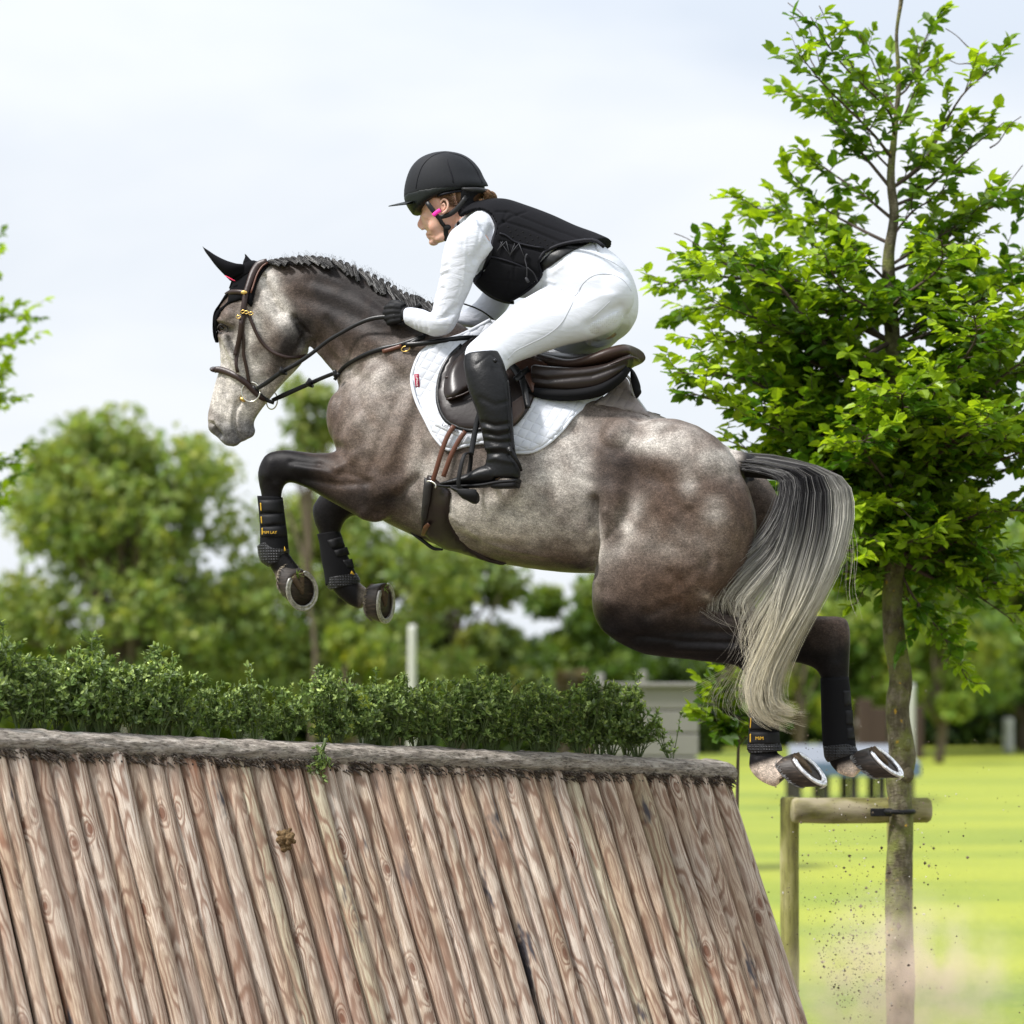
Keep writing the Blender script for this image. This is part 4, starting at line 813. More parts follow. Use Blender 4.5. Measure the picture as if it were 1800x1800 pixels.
    fr = [[(1440,850,.03),(1485,930,.05),(1490,1000,.06),(1480,1080,.08)], [(1480,870,.0),(1500,960,.03),(1496,1040,.04),(1512,1090,.05)], [(1260,1000,.18),(1240,1060,.18),(1300,1100,.19),(1345,1085,.19)], [(1290,1040,.18),(1315,1090,.18),(1310,1140,.18),(1290,1170,.17)], [(1330,1060,.18),(1345,1120,.17),(1330,1150,.17),(1315,1180,.17)]]
    V3, F3, c3 = strands(fr, 70, .0007, lambda i, C, ts, a, b, f: np.tile(np.array((.42, .38, .32))*rng.uniform(.3, 1.5), (len(ts), 1)), spread=9, lsp=.02, frizz=6, seg=20, trim=(.6, 1.0))
    n1, n2 = len(V), len(V2); o = link('tail', np.vstack((V, V2, V3)), np.vstack((Fc, F2+n1, F3+n1+n2)), TAILM, hroot, True, np.vstack((c, c2, c3)))
tail()
# dark core under the tail hair
link('tail_dock', *loft([(1296,800,1300,838,.0,.04),(1345,812,1346,842,.01,.034),(1392,823,1386,850,.02,.028),(1430,838,1412,868,.02,.02),(1452,860,1425,880,.02,.008)], 16), simple('dock_hair', (.02, .018, .018), .7), hroot)
def mane():
    # plaits: each a twisted rope of hair with swellings, lying back along the crest
    crest = np.array([(478,460),(505,455),(540,451),(575,454),(610,462),(645,476),(680,494),(712,512),(740,524),(768,535)], float); Q = crom(crest, 27); vs = []; fs = []; cs = []; base = 0
    for i in range(27):
        q = Q[i]; t = Q[min(i+1, 26)]-Q[max(i-1, 0)]; t /= np.linalg.norm(t); dn = np.array((-t[1], t[0])); dn = dn if dn[1] > 0 else -dn; ln = rng.uniform(13, 20)+min(9, i*.45); sl = rng.uniform(.8, 1.5)
        ax = np.array([(q[0]-t[0]*4+dn[0]*7, q[1]-t[1]*4+dn[1]*7, .022), (q[0]+t[0]*1+dn[0]*4.0, q[1]+t[1]*1+dn[1]*4.0, .034), (q[0]+t[0]*6+dn[0]*ln*.28, q[1]+t[1]*6+dn[1]*ln*.28, .050), (q[0]+t[0]*(6+ln*sl*.6)+dn[0]*ln*.65, q[1]+t[1]*(6+ln*sl*.6)+dn[1]*ln*.65, .070), (q[0]+t[0]*(6+ln*sl)+dn[0]*ln, q[1]+t[1]*(6+ln*sl)+dn[1]*ln, .080)])
        C = crom(ax, 18); P = hpv(C[:, :2], 0)+NL*C[:, 2:3]; T = np.gradient(P, axis=0); T /= np.linalg.norm(T, axis=1)[:, None]; S = np.cross(T, NL); S /= np.linalg.norm(S, axis=1)[:, None]; U = np.cross(S, T); ts = np.linspace(0, 1, 18); R0 = rng.uniform(.011, .015); shade = rng.uniform(.7, 1.3)
        for k in range(110):
            ph = rng.uniform(0, 6.28); rr = R0*ss(ts, -.02, .22)*(.78+.22*np.abs(np.sin(math.pi*(2.6*ts+.2*math.sin(ph*0+i)))))*(1-.45*ts)*rng.uniform(.6, 1.05); tw = ph+ts*rng.uniform(2.5, 4.5)*(1 if k % 2 else -1); H = P+S*(np.cos(tw)*rr)[:, None]+U*(np.sin(tw)*rr*.8)[:, None]; w = .0011*rng.uniform(.6, 1.2)
            for j in range(3): vs.append(H+(S*math.cos(2.09*j)+U*math.sin(2.09*j))*w)
            idx = np.arange(17)
            for j in range(3): fs.append(np.stack((base+j*18+idx, base+j*18+idx+1, base+((j+1) % 3)*18+idx+1, base+((j+1) % 3)*18+idx), 1))
            r = rng.random(); c = (np.array((.012, .0115, .012)) if r < .55 else (np.array((.055, .052, .05)) if r < .86 else np.array((.24, .235, .23))))*shade; cs.append(np.tile(c, (54, 1))); base += 54
    for i in range(150):
        k = rng.integers(0, 26); q = Q[k]+(Q[k+1]-Q[k])*rng.random(); V, Fc, c = strands([[(q[0], q[1]+2, .0), (q[0]+rng.normal(0, 3), q[1]-4, .005), (q[0]+rng.normal(0, 7), q[1]-8-rng.uniform(0, 4), .01)]], 1, .0005, lambda k_, C, ts, a_, b_, f: np.tile(np.array((.07, .07, .07)), (len(ts), 1)), spread=1, seg=6, frizz=1); vs.append(V); fs.append(Fc+base); cs.append(c); base += len(V)
    link('mane', np.vstack(vs), np.vstack(fs), TAILM, hroot, True, np.vstack(cs))
mane()
# ------------------------------------------------------------ tack
def leather(name, c, rough=.38, sc=120): return simple(name, c, rough, .22, sc, .25, .0015, .30)
BRL = leather('brown_leather', (.028, .015, .012)); TAN = leather('light_brown_leather', (.10, .038, .022)); BLL = leather('black_leather', (.005, .005, .0055), .34)
SADL = leather('saddle_leather', (.016, .0105, .009), .33, 70); RUB = simple('black_rubber', (.007, .007, .008), .6, .2, 200, .3)
NEO = simple('black_neoprene', (.0065, .0065, .0075), .8, .25, 220, .3, .001, .12); BRASS = simple('brass', (.62, .42, .13), .3, .1, 60, .05, metal=1.0); STEEL = simple('ring_steel', (.60, .58, .52), .28, .1, 60, .05, metal=1.0)
GOLD = simple('gold_print', (.55, .33, .03), .6); REDL = simple('crimson_label', (.30, .010, .045), .6, .1, 90); WHT = simple('white_thread', (.75, .74, .72), .7)
def hexmat():
    g = M('studded_guard', .5, .4); o = g.obj(); v = g.n('ShaderNodeTexVoronoi', {'Vector': o, 'Scale': 95.0, 'Randomness': .05}); g.col((.012, .012, .0135)); g.bump(g.ramp(v.outputs['Distance'], (.2, 1), (.55, 0)), 1.0, .004); return g.m
HEX = hexmat()
def quilt(name, c, sc=2*math.pi/.0225, rot=.0, depth=.0035, rough=.8):
    g = M(name, rough, .2); a = g.attr('flat'); 
    s = g.n('ShaderNodeSeparateXYZ', {0: a.outputs['Vector']}); u = g.mth('ADD', s.outputs[0], g.mth('MULTIPLY', s.outputs[1], .62)); v = g.mth('SUBTRACT', s.outputs[1], g.mth('MULTIPLY', s.outputs[0], .40))
    k = math.pi/.0175
    A = g.mth('ABSOLUTE', g.mth('SINE', g.mth('MULTIPLY', u, k))); B = g.mth('ABSOLUTE', g.mth('SINE', g.mth('MULTIPLY', v, k))); m = g.mth('MULTIPLY', g.mth('POWER', A, .45), g.mth('POWER', B, .45))
    n = g.noise(g.obj(), 160, 3); g.col(g.mix(n, tuple(np.array(c)*.9), c)); b1 = g.bump(m, .85, depth); g.bump(n, .15, .001, b1); return g.m
PADM = quilt('white_quilted_cotton', (.58, .60, .65)); PADIN = quilt('grey_pad_lining', (.23, .20, .19)); BIND = simple('white_binding', (.60, .62, .67), .7, .06, 100)
def mesh_text(txt, size, mat, name, parent, px, py, l, ang=0.0, thick=.0006, shear=0.0, tilt=None):
    cu = bpy.data.curves.new('t', 'FONT'); cu.body = txt; cu.size = size; cu.extrude = thick; cu.align_x = 'CENTER'; cu.align_y = 'CENTER'; cu.shear = shear; o = bpy.data.objects.new('t', cu); SC.collection.objects.link(o)
    me = bpy.data.meshes.new_from_object(o.evaluated_get(bpy.context.evaluated_depsgraph_get())); V = np.empty(len(me.vertices)*3); me.vertices.foreach_get('co', V); V = V.reshape(-1, 3); Fc = [tuple(p.vertices) for p in me.polygons]
    bpy.data.objects.remove(o); c, s = math.cos(ang), math.sin(ang); X = -AX; Z = np.array((0, 0, 1.)); R = X*c+Z*s; U = -X*s+Z*c
    N_ = NL if tilt is None else np.array(tilt, float); 
    W_ = hp(px, py, l)+np.outer(V[:, 0], R)+np.outer(V[:, 1], U)+np.outer(V[:, 2], N_); return link(name, W_, Fc, mat, parent, False)
def ring3(px, py, l, rx, rr, tiltdeg=0, yaw=0, sq=1.0, n=28, rz=None):
    c = hp(px, py, l); X = -AX*math.cos(math.radians(yaw))+NL*math.sin(math.radians(yaw)); Z = np.array((0, 0, 1.)); t = math.radians(tiltdeg); A = X*math.cos(t)+Z*math.sin(t); B = -X*math.sin(t)+Z*math.cos(t)
    a = np.linspace(0, 2*math.pi, n+1); P = c+np.outer(np.cos(a)*rx, A)+np.outer(np.sin(a)*(rz or rx), B); V, Fc = tube(P, rr, 7, 1); return V, Fc
LH = lambda x, y, d=.08: (hit(HB, x, y) if hit(HB, x, y) is not None else d)

# --- saddle pad
PADPOLY = smooth_poly([(860,562),(812,588),(775,600),(742,618),(726,648),(724,672),(732,705),(748,738),(764,768),(787,791),(815,784),(850,778),(878,788),(903,796),(935,795),(962,781),(988,757),(1008,732),(1032,712),(1058,695),(1080,678),(1099,658),(1075,640),(1000,625),(900,580)], 4)
padr = empty('saddle_pad', hp(900, 680, 0), 'white quilted saddle pad under the brown saddle, crimson tag at its front edge', 'saddle pad')
V, Fc, uv = sheet(PADPOLY, HB, .020, .014, 7, sm=10); link('pad', V, Fc, PADM, padr, True, uv=uv); PB = mkbvh(V, Fc)
V, Fc = strap([(862,562),(812,588),(775,600),(742,618),(727,648),(724,672),(732,705),(748,738),(764,768),(787,790),(815,784),(850,778),(878,787),(903,795),(935,794),(962,780),(988,756),(1008,731),(1032,711),(1058,694),(1080,677),(1098,657)], 6, PB, .003, .010, sm=1); MB().add(V, Fc).build('binding', BIND, padr)
V, Fc, uv = sheet(smooth_poly([(1092,662),(1104,668),(1112,690),(1130,716),(1142,733),(1105,724),(1070,716),(1045,712),(1060,698),(1078,682)], 4), HB, .030, .012, 6, sm=8); link('far_flap', V, Fc, PADIN, padr, True, uv=uv); tag(bpy.data.objects['far_flap'], 'grey quilted lining of the turned-up rear edge')
V, Fc = strap([(1098,657),(1108,668),(1113,690),(1128,712),(1144,734)], 5, HB, .04, .010, l=[.03,.02,.02,.0,-.02]); MB().add(V, Fc).build('binding', BIND, padr)
V, Fc, uv = sheet([(728,658),(736,657),(738,680),(730,681)], PB, .004, .004, 4, sm=2); lb = link('tag', V, Fc, REDL, padr, True, uv=uv); tag(lb, 'small crimson woven tag with white lettering')
mesh_text('LeMieux', .0125, WHT, 'lettering', lb, 733, 669, LH(733,669)+.030, -math.pi/2*.93)
V, Fc, uv = sheet([(768,733),(818,756),(814,771),(764,748)], PB, .006, .006, 5, sm=3); lb = link('girth_loop', V, Fc, BIND, padr, True, uv=uv)
mesh_text('LeMieux', .021, simple('grey_print', (.12, .12, .13), .7), 'lettering', lb, 792, 752, LH(792,752)+.034, -.42)

# --- saddle
sad = empty('saddle', hp(960, 660, 0), 'dark brown leather jumping saddle with black fleece-backed panel', 'saddle')
V, Fc, uv = sheet(smooth_poly([(838,592),(812,606),(790,628),(774,656),(768,690),(771,716),(781,738),(800,752),(824,759),(850,756),(874,748),(880,700),(876,650),(868,610)], 4), PB, .014, .012, 7, sm=8); link('flap', V, Fc, SADL, sad, True, uv=uv); FB = mkbvh(V, Fc)
V, Fc = strap([(812,606),(790,628),(775,656),(769,690),(772,716),(783,738),(801,750),(826,757),(850,754)], 7, FB, .003, .006, sm=1); MB().add(V, Fc).build('flap_edge', BLL, sad)
V, Fc, uv = sheet(smooth_poly([(822,612),(796,638),(783,662),(780,690),(790,704),(815,692),(840,676),(845,640),(840,612)], 4), FB, .030, .028, 6, sm=6, ridge=lambda P: .012*np.exp(-((P[:, 0]-800)/20)**2)); link('knee_block', V, Fc, SADL, sad, True, uv=uv)
for c_ in ([(782,664),(800,660),(838,668)], [(784,702),(812,694),(842,678)]): V, Fc = strap(c_, 3, FB, .030, .006); MB().add(V, Fc).build('seam', BRL, sad)
# rear flap (sweat flap) behind the boot
V, Fc, uv = sheet(smooth_poly([(888,648),(902,640),(925,636),(938,650),(942,680),(936,706),(924,728),(902,750),(882,742),(872,700)], 4), PB, .018, .010, 6, sm=6); link('rear_flap', V, Fc, SADL, sad, True, uv=uv); RB = mkbvh(V, Fc)
V, Fc, uv = sheet(smooth_poly([(893,716),(905,704),(922,694),(926,706),(920,726),(902,746),(893,740)], 4), RB, .012, .010, 5, sm=3); link('thigh_block', V, Fc, leather('worn_leather', (.085, .058, .048), .5), sad, True, uv=uv)
# skirt and small flap of brown leather, stirrup leather keeper
V, Fc, uv = sheet(smooth_poly([(893,640),(910,628),(940,630),(962,640),(969,656),(950,660),(940,672),(936,690),(920,660),(900,650)], 4), PB, .060, .010, 6, sm=6); link('skirt', V, Fc, leather('chestnut_leather', (.060, .026, .016), .36, 80), sad, True, uv=uv)
# panel: long padded cushion, with a black fleece-backed lower layer
P = [loft([(936,640,938,684,s*.17,.04),(970,644,972,690,s*.17,.052),(1020,646,1020,692,s*.155,.06),(1065,640,1063,684,s*.14,.06),(1096,628,1092,662,s*.13,.055),(1112,622,1108,645,s*.12,.04)], 24, sq=.7) for s in (1,)]
P2 = [loft([(900,590,884,690,-.20,.055),(970,640,972,694,-.17,.055),(1020,646,1020,692,-.155,.06),(1065,640,1063,684,-.14,.06),(1112,622,1108,645,-.12,.04)], 20)]
P3 = [loft([(905,600,905,650,0,.12),(970,618,970,660,0,.10),(1040,622,1040,665,0,.13),(1098,612,1095,650,0,.15),(1114,612,1112,636,0,.13)], 20)]
V, Fc = remesh(P+P2+P3, .006, 6); V = sculpt(V, Fc, [([(880,655),(960,668),(1040,660),(1100,640)],4,-.008)]); link('panel', V, Fc, SADL, sad, True)
V, Fc = loft([(925,680,928,694,.20,.02),(952,682,957,702,.205,.032),(1000,684,1003,705,.19,.035),(1050,676,1055,697,.175,.035),(1085,658,1092,672,.155,.03),(1100,640,1108,652,.14,.02)], 16); MB().add(V, Fc).build('fleece_panel', NEO, sad)
# seat: rises to the cantle
V, Fc = remesh([loft([(860,575,862,600,0,.05),(888,592,886,622,0,.07),(930,612,930,640,0,.085),(975,626,975,652,0,.12),(1015,634,1015,658,0,.155),(1050,627,1052,655,0,.18),(1085,614,1088,646,0,.185),(1108,608,1112,638,0,.165),(1121,612,1122,632,0,.13)], 30, sq=.75),
   loft([(1045,622,1052,640,.10,.05),(1085,612,1090,630,.10,.06),(1112,609,1115,625,.08,.06)], 16), loft([(1045,622,1052,640,-.10,.05),(1085,612,1090,630,-.10,.06),(1112,609,1115,625,-.08,.06)], 16)], .006, 7)
V = sculpt(V, Fc, [([(990,654),(1050,648),(1110,630)],3,-.006)]); link('seat', V, Fc, leather('seat_leather', (.034, .018, .013), .42, 60), sad, True)
V, Fc = tube([hp(980,655,.14), hp(1030,654,.165), hp(1075,640,.185), hp(1108,628,.17), hp(1122,632,.12), hp(1124,634,0), hp(1122,632,-.12)], .0035, 8); MB().add(V, Fc).build('piping', BRL, sad)
V, Fc = loft([(1085,648,1098,650,.12,.02),(1098,640,1112,650,.11,.024),(1108,650,1122,668,.10,.026),(1109,668,1126,684,.09,.026),(1114,690,1127,690,.09,.022),(1118,700,1122,698,.09,.01)], 16); MB().add(V, Fc).build('rear_gusset', NEO, sad)
V, Fc = loft([(1100,640,1112,650,-.11,.024),(1108,650,1122,668,-.10,.026),(1109,668,1126,684,-.09,.026),(1118,700,1122,698,-.09,.01)], 16); MB().add(V, Fc).build('rear_gusset', NEO, sad)
# spare stirrup-leather end and keeper
sl_ = MB(); V, Fc = strap([(896,640),(905,648),(914,660)], 13, PB, .078, .005); sl_.add(V, Fc); V, Fc = strap([(914,655),(920,675),(924,695),(928,718)], [12,12,11,10], PB, .070, .005); sl_.add(V, Fc); V, Fc = strap([(905,668),(918,656),(930,648)], 10, PB, .084, .005); sl_.add(V, Fc); sl_.build('stirrup_leather', BLL, sad)
V, Fc = strap([(1140,728),(1150,729),(1160,732)], 7, HB, .02, .004, l=-.04); MB().add(V, Fc).build('rear_strap', BLL, sad)

# --- girth with straps
gr = empty('girth', hp(800, 900, 0), 'dark brown leather stud girth buckled around the chest behind the elbow', 'girth')
V, Fc, uv = sheet(smooth_poly([(752,835),(775,850),(792,865),(790,890),(794,918),(810,946),(838,968),(872,984),(890,990),(878,993),(845,984),(810,972),(782,966),(760,952),(744,936),(742,905),(746,870)], 3), HB, .016, .014, 6, sm=5); link('band', V, Fc, SADL, gr, True, uv=uv)
GB2 = mkbvh(V, Fc)
V, Fc, uv = sheet([(746,838),(760,850),(756,880),(749,915),(741,932),(740,905),(743,870)], HB, .028, .008, 5, sm=3); link('guard', V, Fc, leather('dark_grey_leather', (.022, .02, .02), .5), gr, True, uv=uv)
for p in ([(798,748),(786,768),(776,795),(768,822),(760,848)], [(818,758),(806,775),(793,800),(785,822),(779,838)]): V, Fc = strap(p, 8.5, PB if 0 else HB, .040, .005, sm=6); MB().add(V, Fc).build('girth_strap', TAN, gr)
V, Fc = strap([(754,921),(748,928),(743,942)], [7,9,6], HB, .034, .005); MB().add(V, Fc).build('strap_end', TAN, gr)
bk = MB(); bk.add(*tube([hp(750,846,.31), hp(758,846,.315), hp(766,852,.32), hp(765,858,.32)], .003, 6)); bk.build('buckle', STEEL, gr)
V, Fc = tube([hp(722,935,.07), hp(745,952,.06), hp(762,964,.05), hp(778,966,.06)], [.006,.007,.007,.004], 8); MB().add(V, Fc).build('belly_strap', BLL, gr)
# full ring under the chest, far side
P = [hp(812,640,.0), hp(795,700,-.24), hp(785,790,-.275), hp(790,880,-.25), hp(800,950,-.12), hp(808,966,.0)]
V, Fc = tube(P, .03, 10, flat=.3); MB().add(V, Fc).build('band', BRL, gr)

# --- breastplate and martingale
bp = empty('breastplate', hp(650, 640, 0), 'black and brown leather breastplate strap running around the base of the neck', 'breastplate')
V, Fc = strap([(588,668),(600,650),(618,636),(645,622),(672,613),(700,607),(722,600),(745,592)], [6,7,7,8,9,9,9,9], HB, .010, .007); MB().add(V, Fc).build('neck_strap', BLL, bp)
V, Fc = strap([(672,618),(690,613),(706,608)], 7, HB, .014, .006); MB().add(V, Fc).build('brown_strap', TAN, bp)
V, Fc = strap([(712,606),(740,604),(775,599),(815,594),(850,594)], 9, HB, .030, .010); MB().add(V, Fc).build('shoulder_strap', BLL, bp)
V, Fc = strap([(718,606),(742,592),(762,575),(790,560)], [8,6,5,5], HB, .012, .006); MB().add(V, Fc).build('neck_strap', BLL, bp)
mb = MB(); mb.add(*ring3(713, 613, LH(713,613)+.012, .017, .0022, 15, rz=.010)); mb.build('ring', BRASS, bp)
V, Fc = strap([(588,650),(590,662),(596,656)], 7, HB, .012, .006, l=.10); MB().add(V, Fc).build('strap_loop', BLL, bp)

# --- bridle
br = empty('bridle', hp(430, 600, 0), 'brown leather bridle with padded noseband and brass fittings on the horse\'s head', 'bridle')
def bs(name, pts, w, off=.008, th=.006, mat=BRL, l=None, parent=None, sm=3): V, Fc = strap(pts, w, HB, off, th, l, sm=sm); return MB().add(V, Fc).build(name, mat, parent or br)
bs('headpiece', [(470,459),(455,466),(445,480),(438,498),(432,516),(429,535),(427,552)], [10,15,14,11,10,10,11], .016, .012)
bs('headpiece_edge', [(471,461),(461,468),(452,482),(446,500),(441,515)], 3, .022, .008, TAN)
bs('browband', [(397,519),(405,514),(418,513),(433,515)], 9, .020, .012)
bs('cheekpiece', [(431,550),(427,562),(425,578),(420,600),(417,622),(415,640),(418,655)], [8,8,8,7,7,6,6], .012, .006)
bs('cheekpiece', [(428,550),(426,572),(428,600),(428,622),(432,640),(436,662),(438,674)], 6, .009, .005)
bs('cheek_strap_end', [(424,560),(421,590),(416,612),(413,624)], [7,8,7,6], .017, .004)
bs('throat_latch', [(437,552),(444,570),(452,588),(462,604),(478,618),(500,627),(522,628),(538,624)], 6, .010, .006)
bs('noseband', [(377,650),(386,650),(402,655),(418,663),(434,675),(448,690),(462,701),(472,703)], [11,12,12,11,10,9,8,8], .014, .012, sm=4)
V, Fc = tube([hp(376,651,.03), hp(374,649,0), hp(378,648,-.04), hp(395,655,-.075), hp(430,675,-.07)], .013, 10, flat=.6); MB().add(V, Fc).build('noseband', BRL, br)
bs('flash_strap', [(444,680),(455,692),(468,703),(482,708)], 7, .012, .006, BLL)
mb = MB()
for (x, y) in ((427, 548), (433, 549), (419, 557), (441, 551)): mb.add(*ring3(x, y, LH(x, y)+.018, .009, .0018, 5, rz=.006, n=14))
mb.add(*hball(429, 514, LH(429,514)+.030, .0135, .007, .003)); mb.add(*hball(429, 514, LH(429,514)+.031, .006, .009, .004)); mb.build('buckle', BRASS, br)
mb = MB(); mb.add(*ring3(441, 689, LH(441,689,.05)+.016, .038, .0030, 0)); mb.add(*ring3(478, 704, -.035, .034, .0028, 0, 30)); bt = mb.build('bit_ring', STEEL, br)
MB().add(*hball(427, 702, LH(427,702,.05)+.006, .014, .009, .009, -25)).build('bit', BRASS, br)
# --- ear bonnet: black cloth
CLOTH = simple('black_cloth', (.005, .005, .006), .9, .25, 260, .4, .001, .08)
eb = empty('ear_bonnet', hp(430, 490, 0), 'black cloth ear bonnet covering both ears and hanging over the forehead', 'ear bonnet')
V, Fc, uv = sheet(smooth_poly([(452,463),(470,460),(474,466),(462,480),(452,500),(446,525),(442,540),(430,528),(415,530),(400,536),(392,545),(385,556),(380,600),(378,585),(377,555),(386,542),(400,530),(402,512),(408,500),(415,480),(432,468)], 2), HB, .011, .008, 5, sm=3); link('cap', V, Fc, CLOTH, eb, True, uv=uv)
V, Fc = loft([(398,524,432,512,.0,.075),(388,540,410,528,.0,.060),(379,552,392,548,.0,.045),(377,570,385,572,.0,.04),(377,590,384,592,.0,.03),(379,602,383,602,0,.012)], 22); MB().add(V, Fc).build('veil', CLOTH, eb)
V, Fc = loft([(404,508,470,470,0,.066),(412,490,460,462,0,.066),(425,474,448,458,0,.05)], 22); MB().add(V, Fc).build('poll_cover', CLOTH, eb)
def ear(l, pts): 
    V, Fc = loft([(a[0], a[1], b[0], b[1], l+k, w) for (a, b, w, k) in pts], 22, 8); return V, Fc
V, Fc = ear(.05, [((405,494),(438,478),.034,-.01),((392,481),(432,466),.038,0),((380,468),(415,463),.034,.004),((371,456),(396,457),.026,.006),((362,444),(378,448),.016,.006),((358,437),(366,440),.009,.006),((356,433),(358,435),.003,.006)])
MB().add(V, Fc).build('ear_cover', CLOTH, eb)
V, Fc = ear(-.055, [((425,478),(455,478),.03,0),((428,462),(448,462),.028,0),((431,452),(440,456),.014,0),((430,446),(433,448),.003,0)]); MB().add(V, Fc).build('ear_cover', CLOTH, eb)
V, Fc = tube([hp(395,484,.088), hp(402,488,.09), hp(409,492,.086), hp(414,494,.082)], [.001,.004,.004,.001], 8, flat=.6); tag(MB().add(V, Fc).build('trim', simple('pink_trim', (.75, .05, .12), .6), eb), 'bright pink trim at the base of the near ear')

# --- reins
rn = empty('reins', hp(580, 610, 0), 'black leather reins running from the bit to the rider\'s gloved hand', 'reins')
V, Fc = strap([(452,683),(470,672),(492,656),(520,640),(547,622),(575,600),(600,585),(628,570),(655,560),(690,556)], [7,8,8,8,7,7,7,7,8,8], HB, .0, .005, l=[.075,.09,.11,.12,.13,.14,.15,.16,.165,.17]); MB().add(V, Fc).build('rein', BLL, rn)
V, Fc = strap([(478,704),(500,694),(520,685),(545,674),(565,665),(590,655)], [7,9,8,8,7,7], HB, 0, .006, l=[-.02,0,.01,.03,.05,.08]); MB().add(V, Fc).build('martingale_strap', BLL, rn)
for (x, y, l, a) in ((494, 655, .115, 35), (541, 675, .03, 20)):
    c = math.cos(math.radians(a)); s = math.sin(math.radians(a)); A = [hp(x-3*c, y+3*s, l), hp(x, y, l), hp(x+6*c, y-6*s, l)]; V, Fc = tube(A, [.010, .016, .029], 16, 1, flat=.7); MB().add(V, Fc).build('rein_stop', RUB, rn)
V, Fc = tube([hp(815,534,-.02), hp(835,541,-.05), hp(852,550,-.06), hp(868,562,-.08)], .006, 8, flat=.5); MB().add(V, Fc).build('rein', BLL, rn)
V, Fc = tube([hp(455,684,-.07), hp(492,657,-.10), hp(547,623,-.13), hp(600,588,-.15), hp(690,552,-.14), hp(740,535,-.1), hp(815,534,-.04)], .006, 8, flat=.4); MB().add(V, Fc).build('rein', BLL, rn)
V, Fc = strap([(692,556),(712,552),(740,535)], 8, HB, .02, .005, l=[.17,.12,.05]); MB().add(V, Fc).build('rein', BLL, rn)

# --- leg boots
def leg_boot(label, l, body, bands, guard, band_side, marks=(), patch=(), txt=None):
    r = empty('leg_boot', hp((body[0][0]+body[0][2])/2, body[-1][1], l), label, 'horse boot', 'protective boots on the horse\'s legs')
    V, Fc = loft([(a, b, c, d, l, w) for a, b, c, d, w in body], 26, 6); MB().add(V, Fc).build('shell', NEO, r)
    V, Fc = loft([(a, b, c, d, l, w) for a, b, c, d, w in guard], 26, 6); MB().add(V, Fc).build('fetlock_guard', HEX, r)
    B = mkbvh(*loft([(a, b, c, d, l, w) for a, b, c, d, w in body], 26, 6))
    for p in bands: V, Fc, uv = sheet(p, B, .006, .006, 4, sm=2); link('fastening_strap', V, Fc, RUB, r, True, uv=uv)
    for p, w in marks: V, Fc = strap(p, w, B, .0085, .002); MB().add(V, Fc).build('stitching', GOLD, r)
    for p in patch: V, Fc, uv = sheet(p, B, .009, .003, 4, sm=2); link('badge', V, Fc, GOLD, r, True, uv=uv)
    if txt: mesh_text(txt[0], txt[3], GOLD, 'lettering', r, txt[1], txt[2], l+txt[4]+.007, txt[5])
    return r
leg_boot('black boot with gold stitching and lettering on the near front leg', .15,
  [(453,872,496,874,.045),(456,900,499,900,.046),(458,930,503,930,.046),(458,950,505,948,.046),(457,975,507,968,.047),(462,990,507,978,.045)],
  [[(456,879),(496,878),(498,900),(457,902)], [(457,905),(499,903),(501,921),(458,924)], [(458,927),(502,924),(504,943),(459,944)]],
  [(454,962,480,950,.047),(455,975,506,964,.050),(460,988,506,975,.048),(472,997,503,984,.042)], 1,
  marks=[([(458,884),(459,898)],2.2), ([(459,908),(460,920)],2.2), ([(461,928),(461,940)],2.2)], patch=[[(500,960),(503,968),(499,969)]], txt=('MiM LAY', 474, 936, .0155, .050, -.02))
leg_boot('black boot with gold triangle badge on the far front leg', -.12,
  [(558,940,597,934,.042),(562,955,602,948,.044),(566,985,610,975,.045),(570,1005,618,992,.045),(573,1030,628,1015,.045)],
  [[(575,950),(600,943),(607,960),(583,964)], [(587,968),(610,961),(615,975),(592,979)], [(601,985),(619,982),(623,998),(609,998)]],
  [(573,1018,627,1008,.047),(575,1030,632,1018,.049),(580,1038,632,1026,.046)], 1, patch=[[(618,1003),(624,1010),(615,1010)]])
leg_boot('black boot with gold stitching on the near hind leg, partly behind the tail', LEG_N-.04,
  [(1315,1212,1368,1228,.042),(1316,1250,1368,1250,.043),(1316,1290,1370,1290,.044),(1313,1318,1372,1312,.046)],
  [[(1318,1235),(1368,1240),(1368,1252),(1318,1254)], [(1318,1258),(1368,1258),(1368,1283),(1318,1283)], [(1318,1287),(1370,1287),(1371,1309),(1317,1308)]],
  [(1313,1308,1372,1306,.048),(1314,1318,1374,1312,.049),(1317,1324,1375,1320,.046)], 1, marks=[([(1321,1234),(1321,1252)],2.2), ([(1320,1262),(1319,1280)],2.2), ([(1319,1290),(1319,1305)],2.2)], txt=('MiM', 1335, 1298, .018, .047, 0))
leg_boot('black boot with three strap tabs at the back of the far hind leg', LEG_F+.03,
  [(1442,1192,1492,1190,.044),(1443,1230,1496,1225,.045),(1444,1270,1499,1265,.046),(1446,1305,1503,1298,.047),(1449,1330,1505,1318,.049)],
  [[(1481,1214),(1495,1214),(1497,1241),(1483,1242)], [(1484,1249),(1499,1248),(1500,1275),(1487,1275)], [(1487,1280),(1501,1279),(1503,1300),(1489,1301)]],
  [(1447,1312,1502,1306,.050),(1449,1330,1507,1318,.053),(1455,1340,1508,1324,.049)], 1)
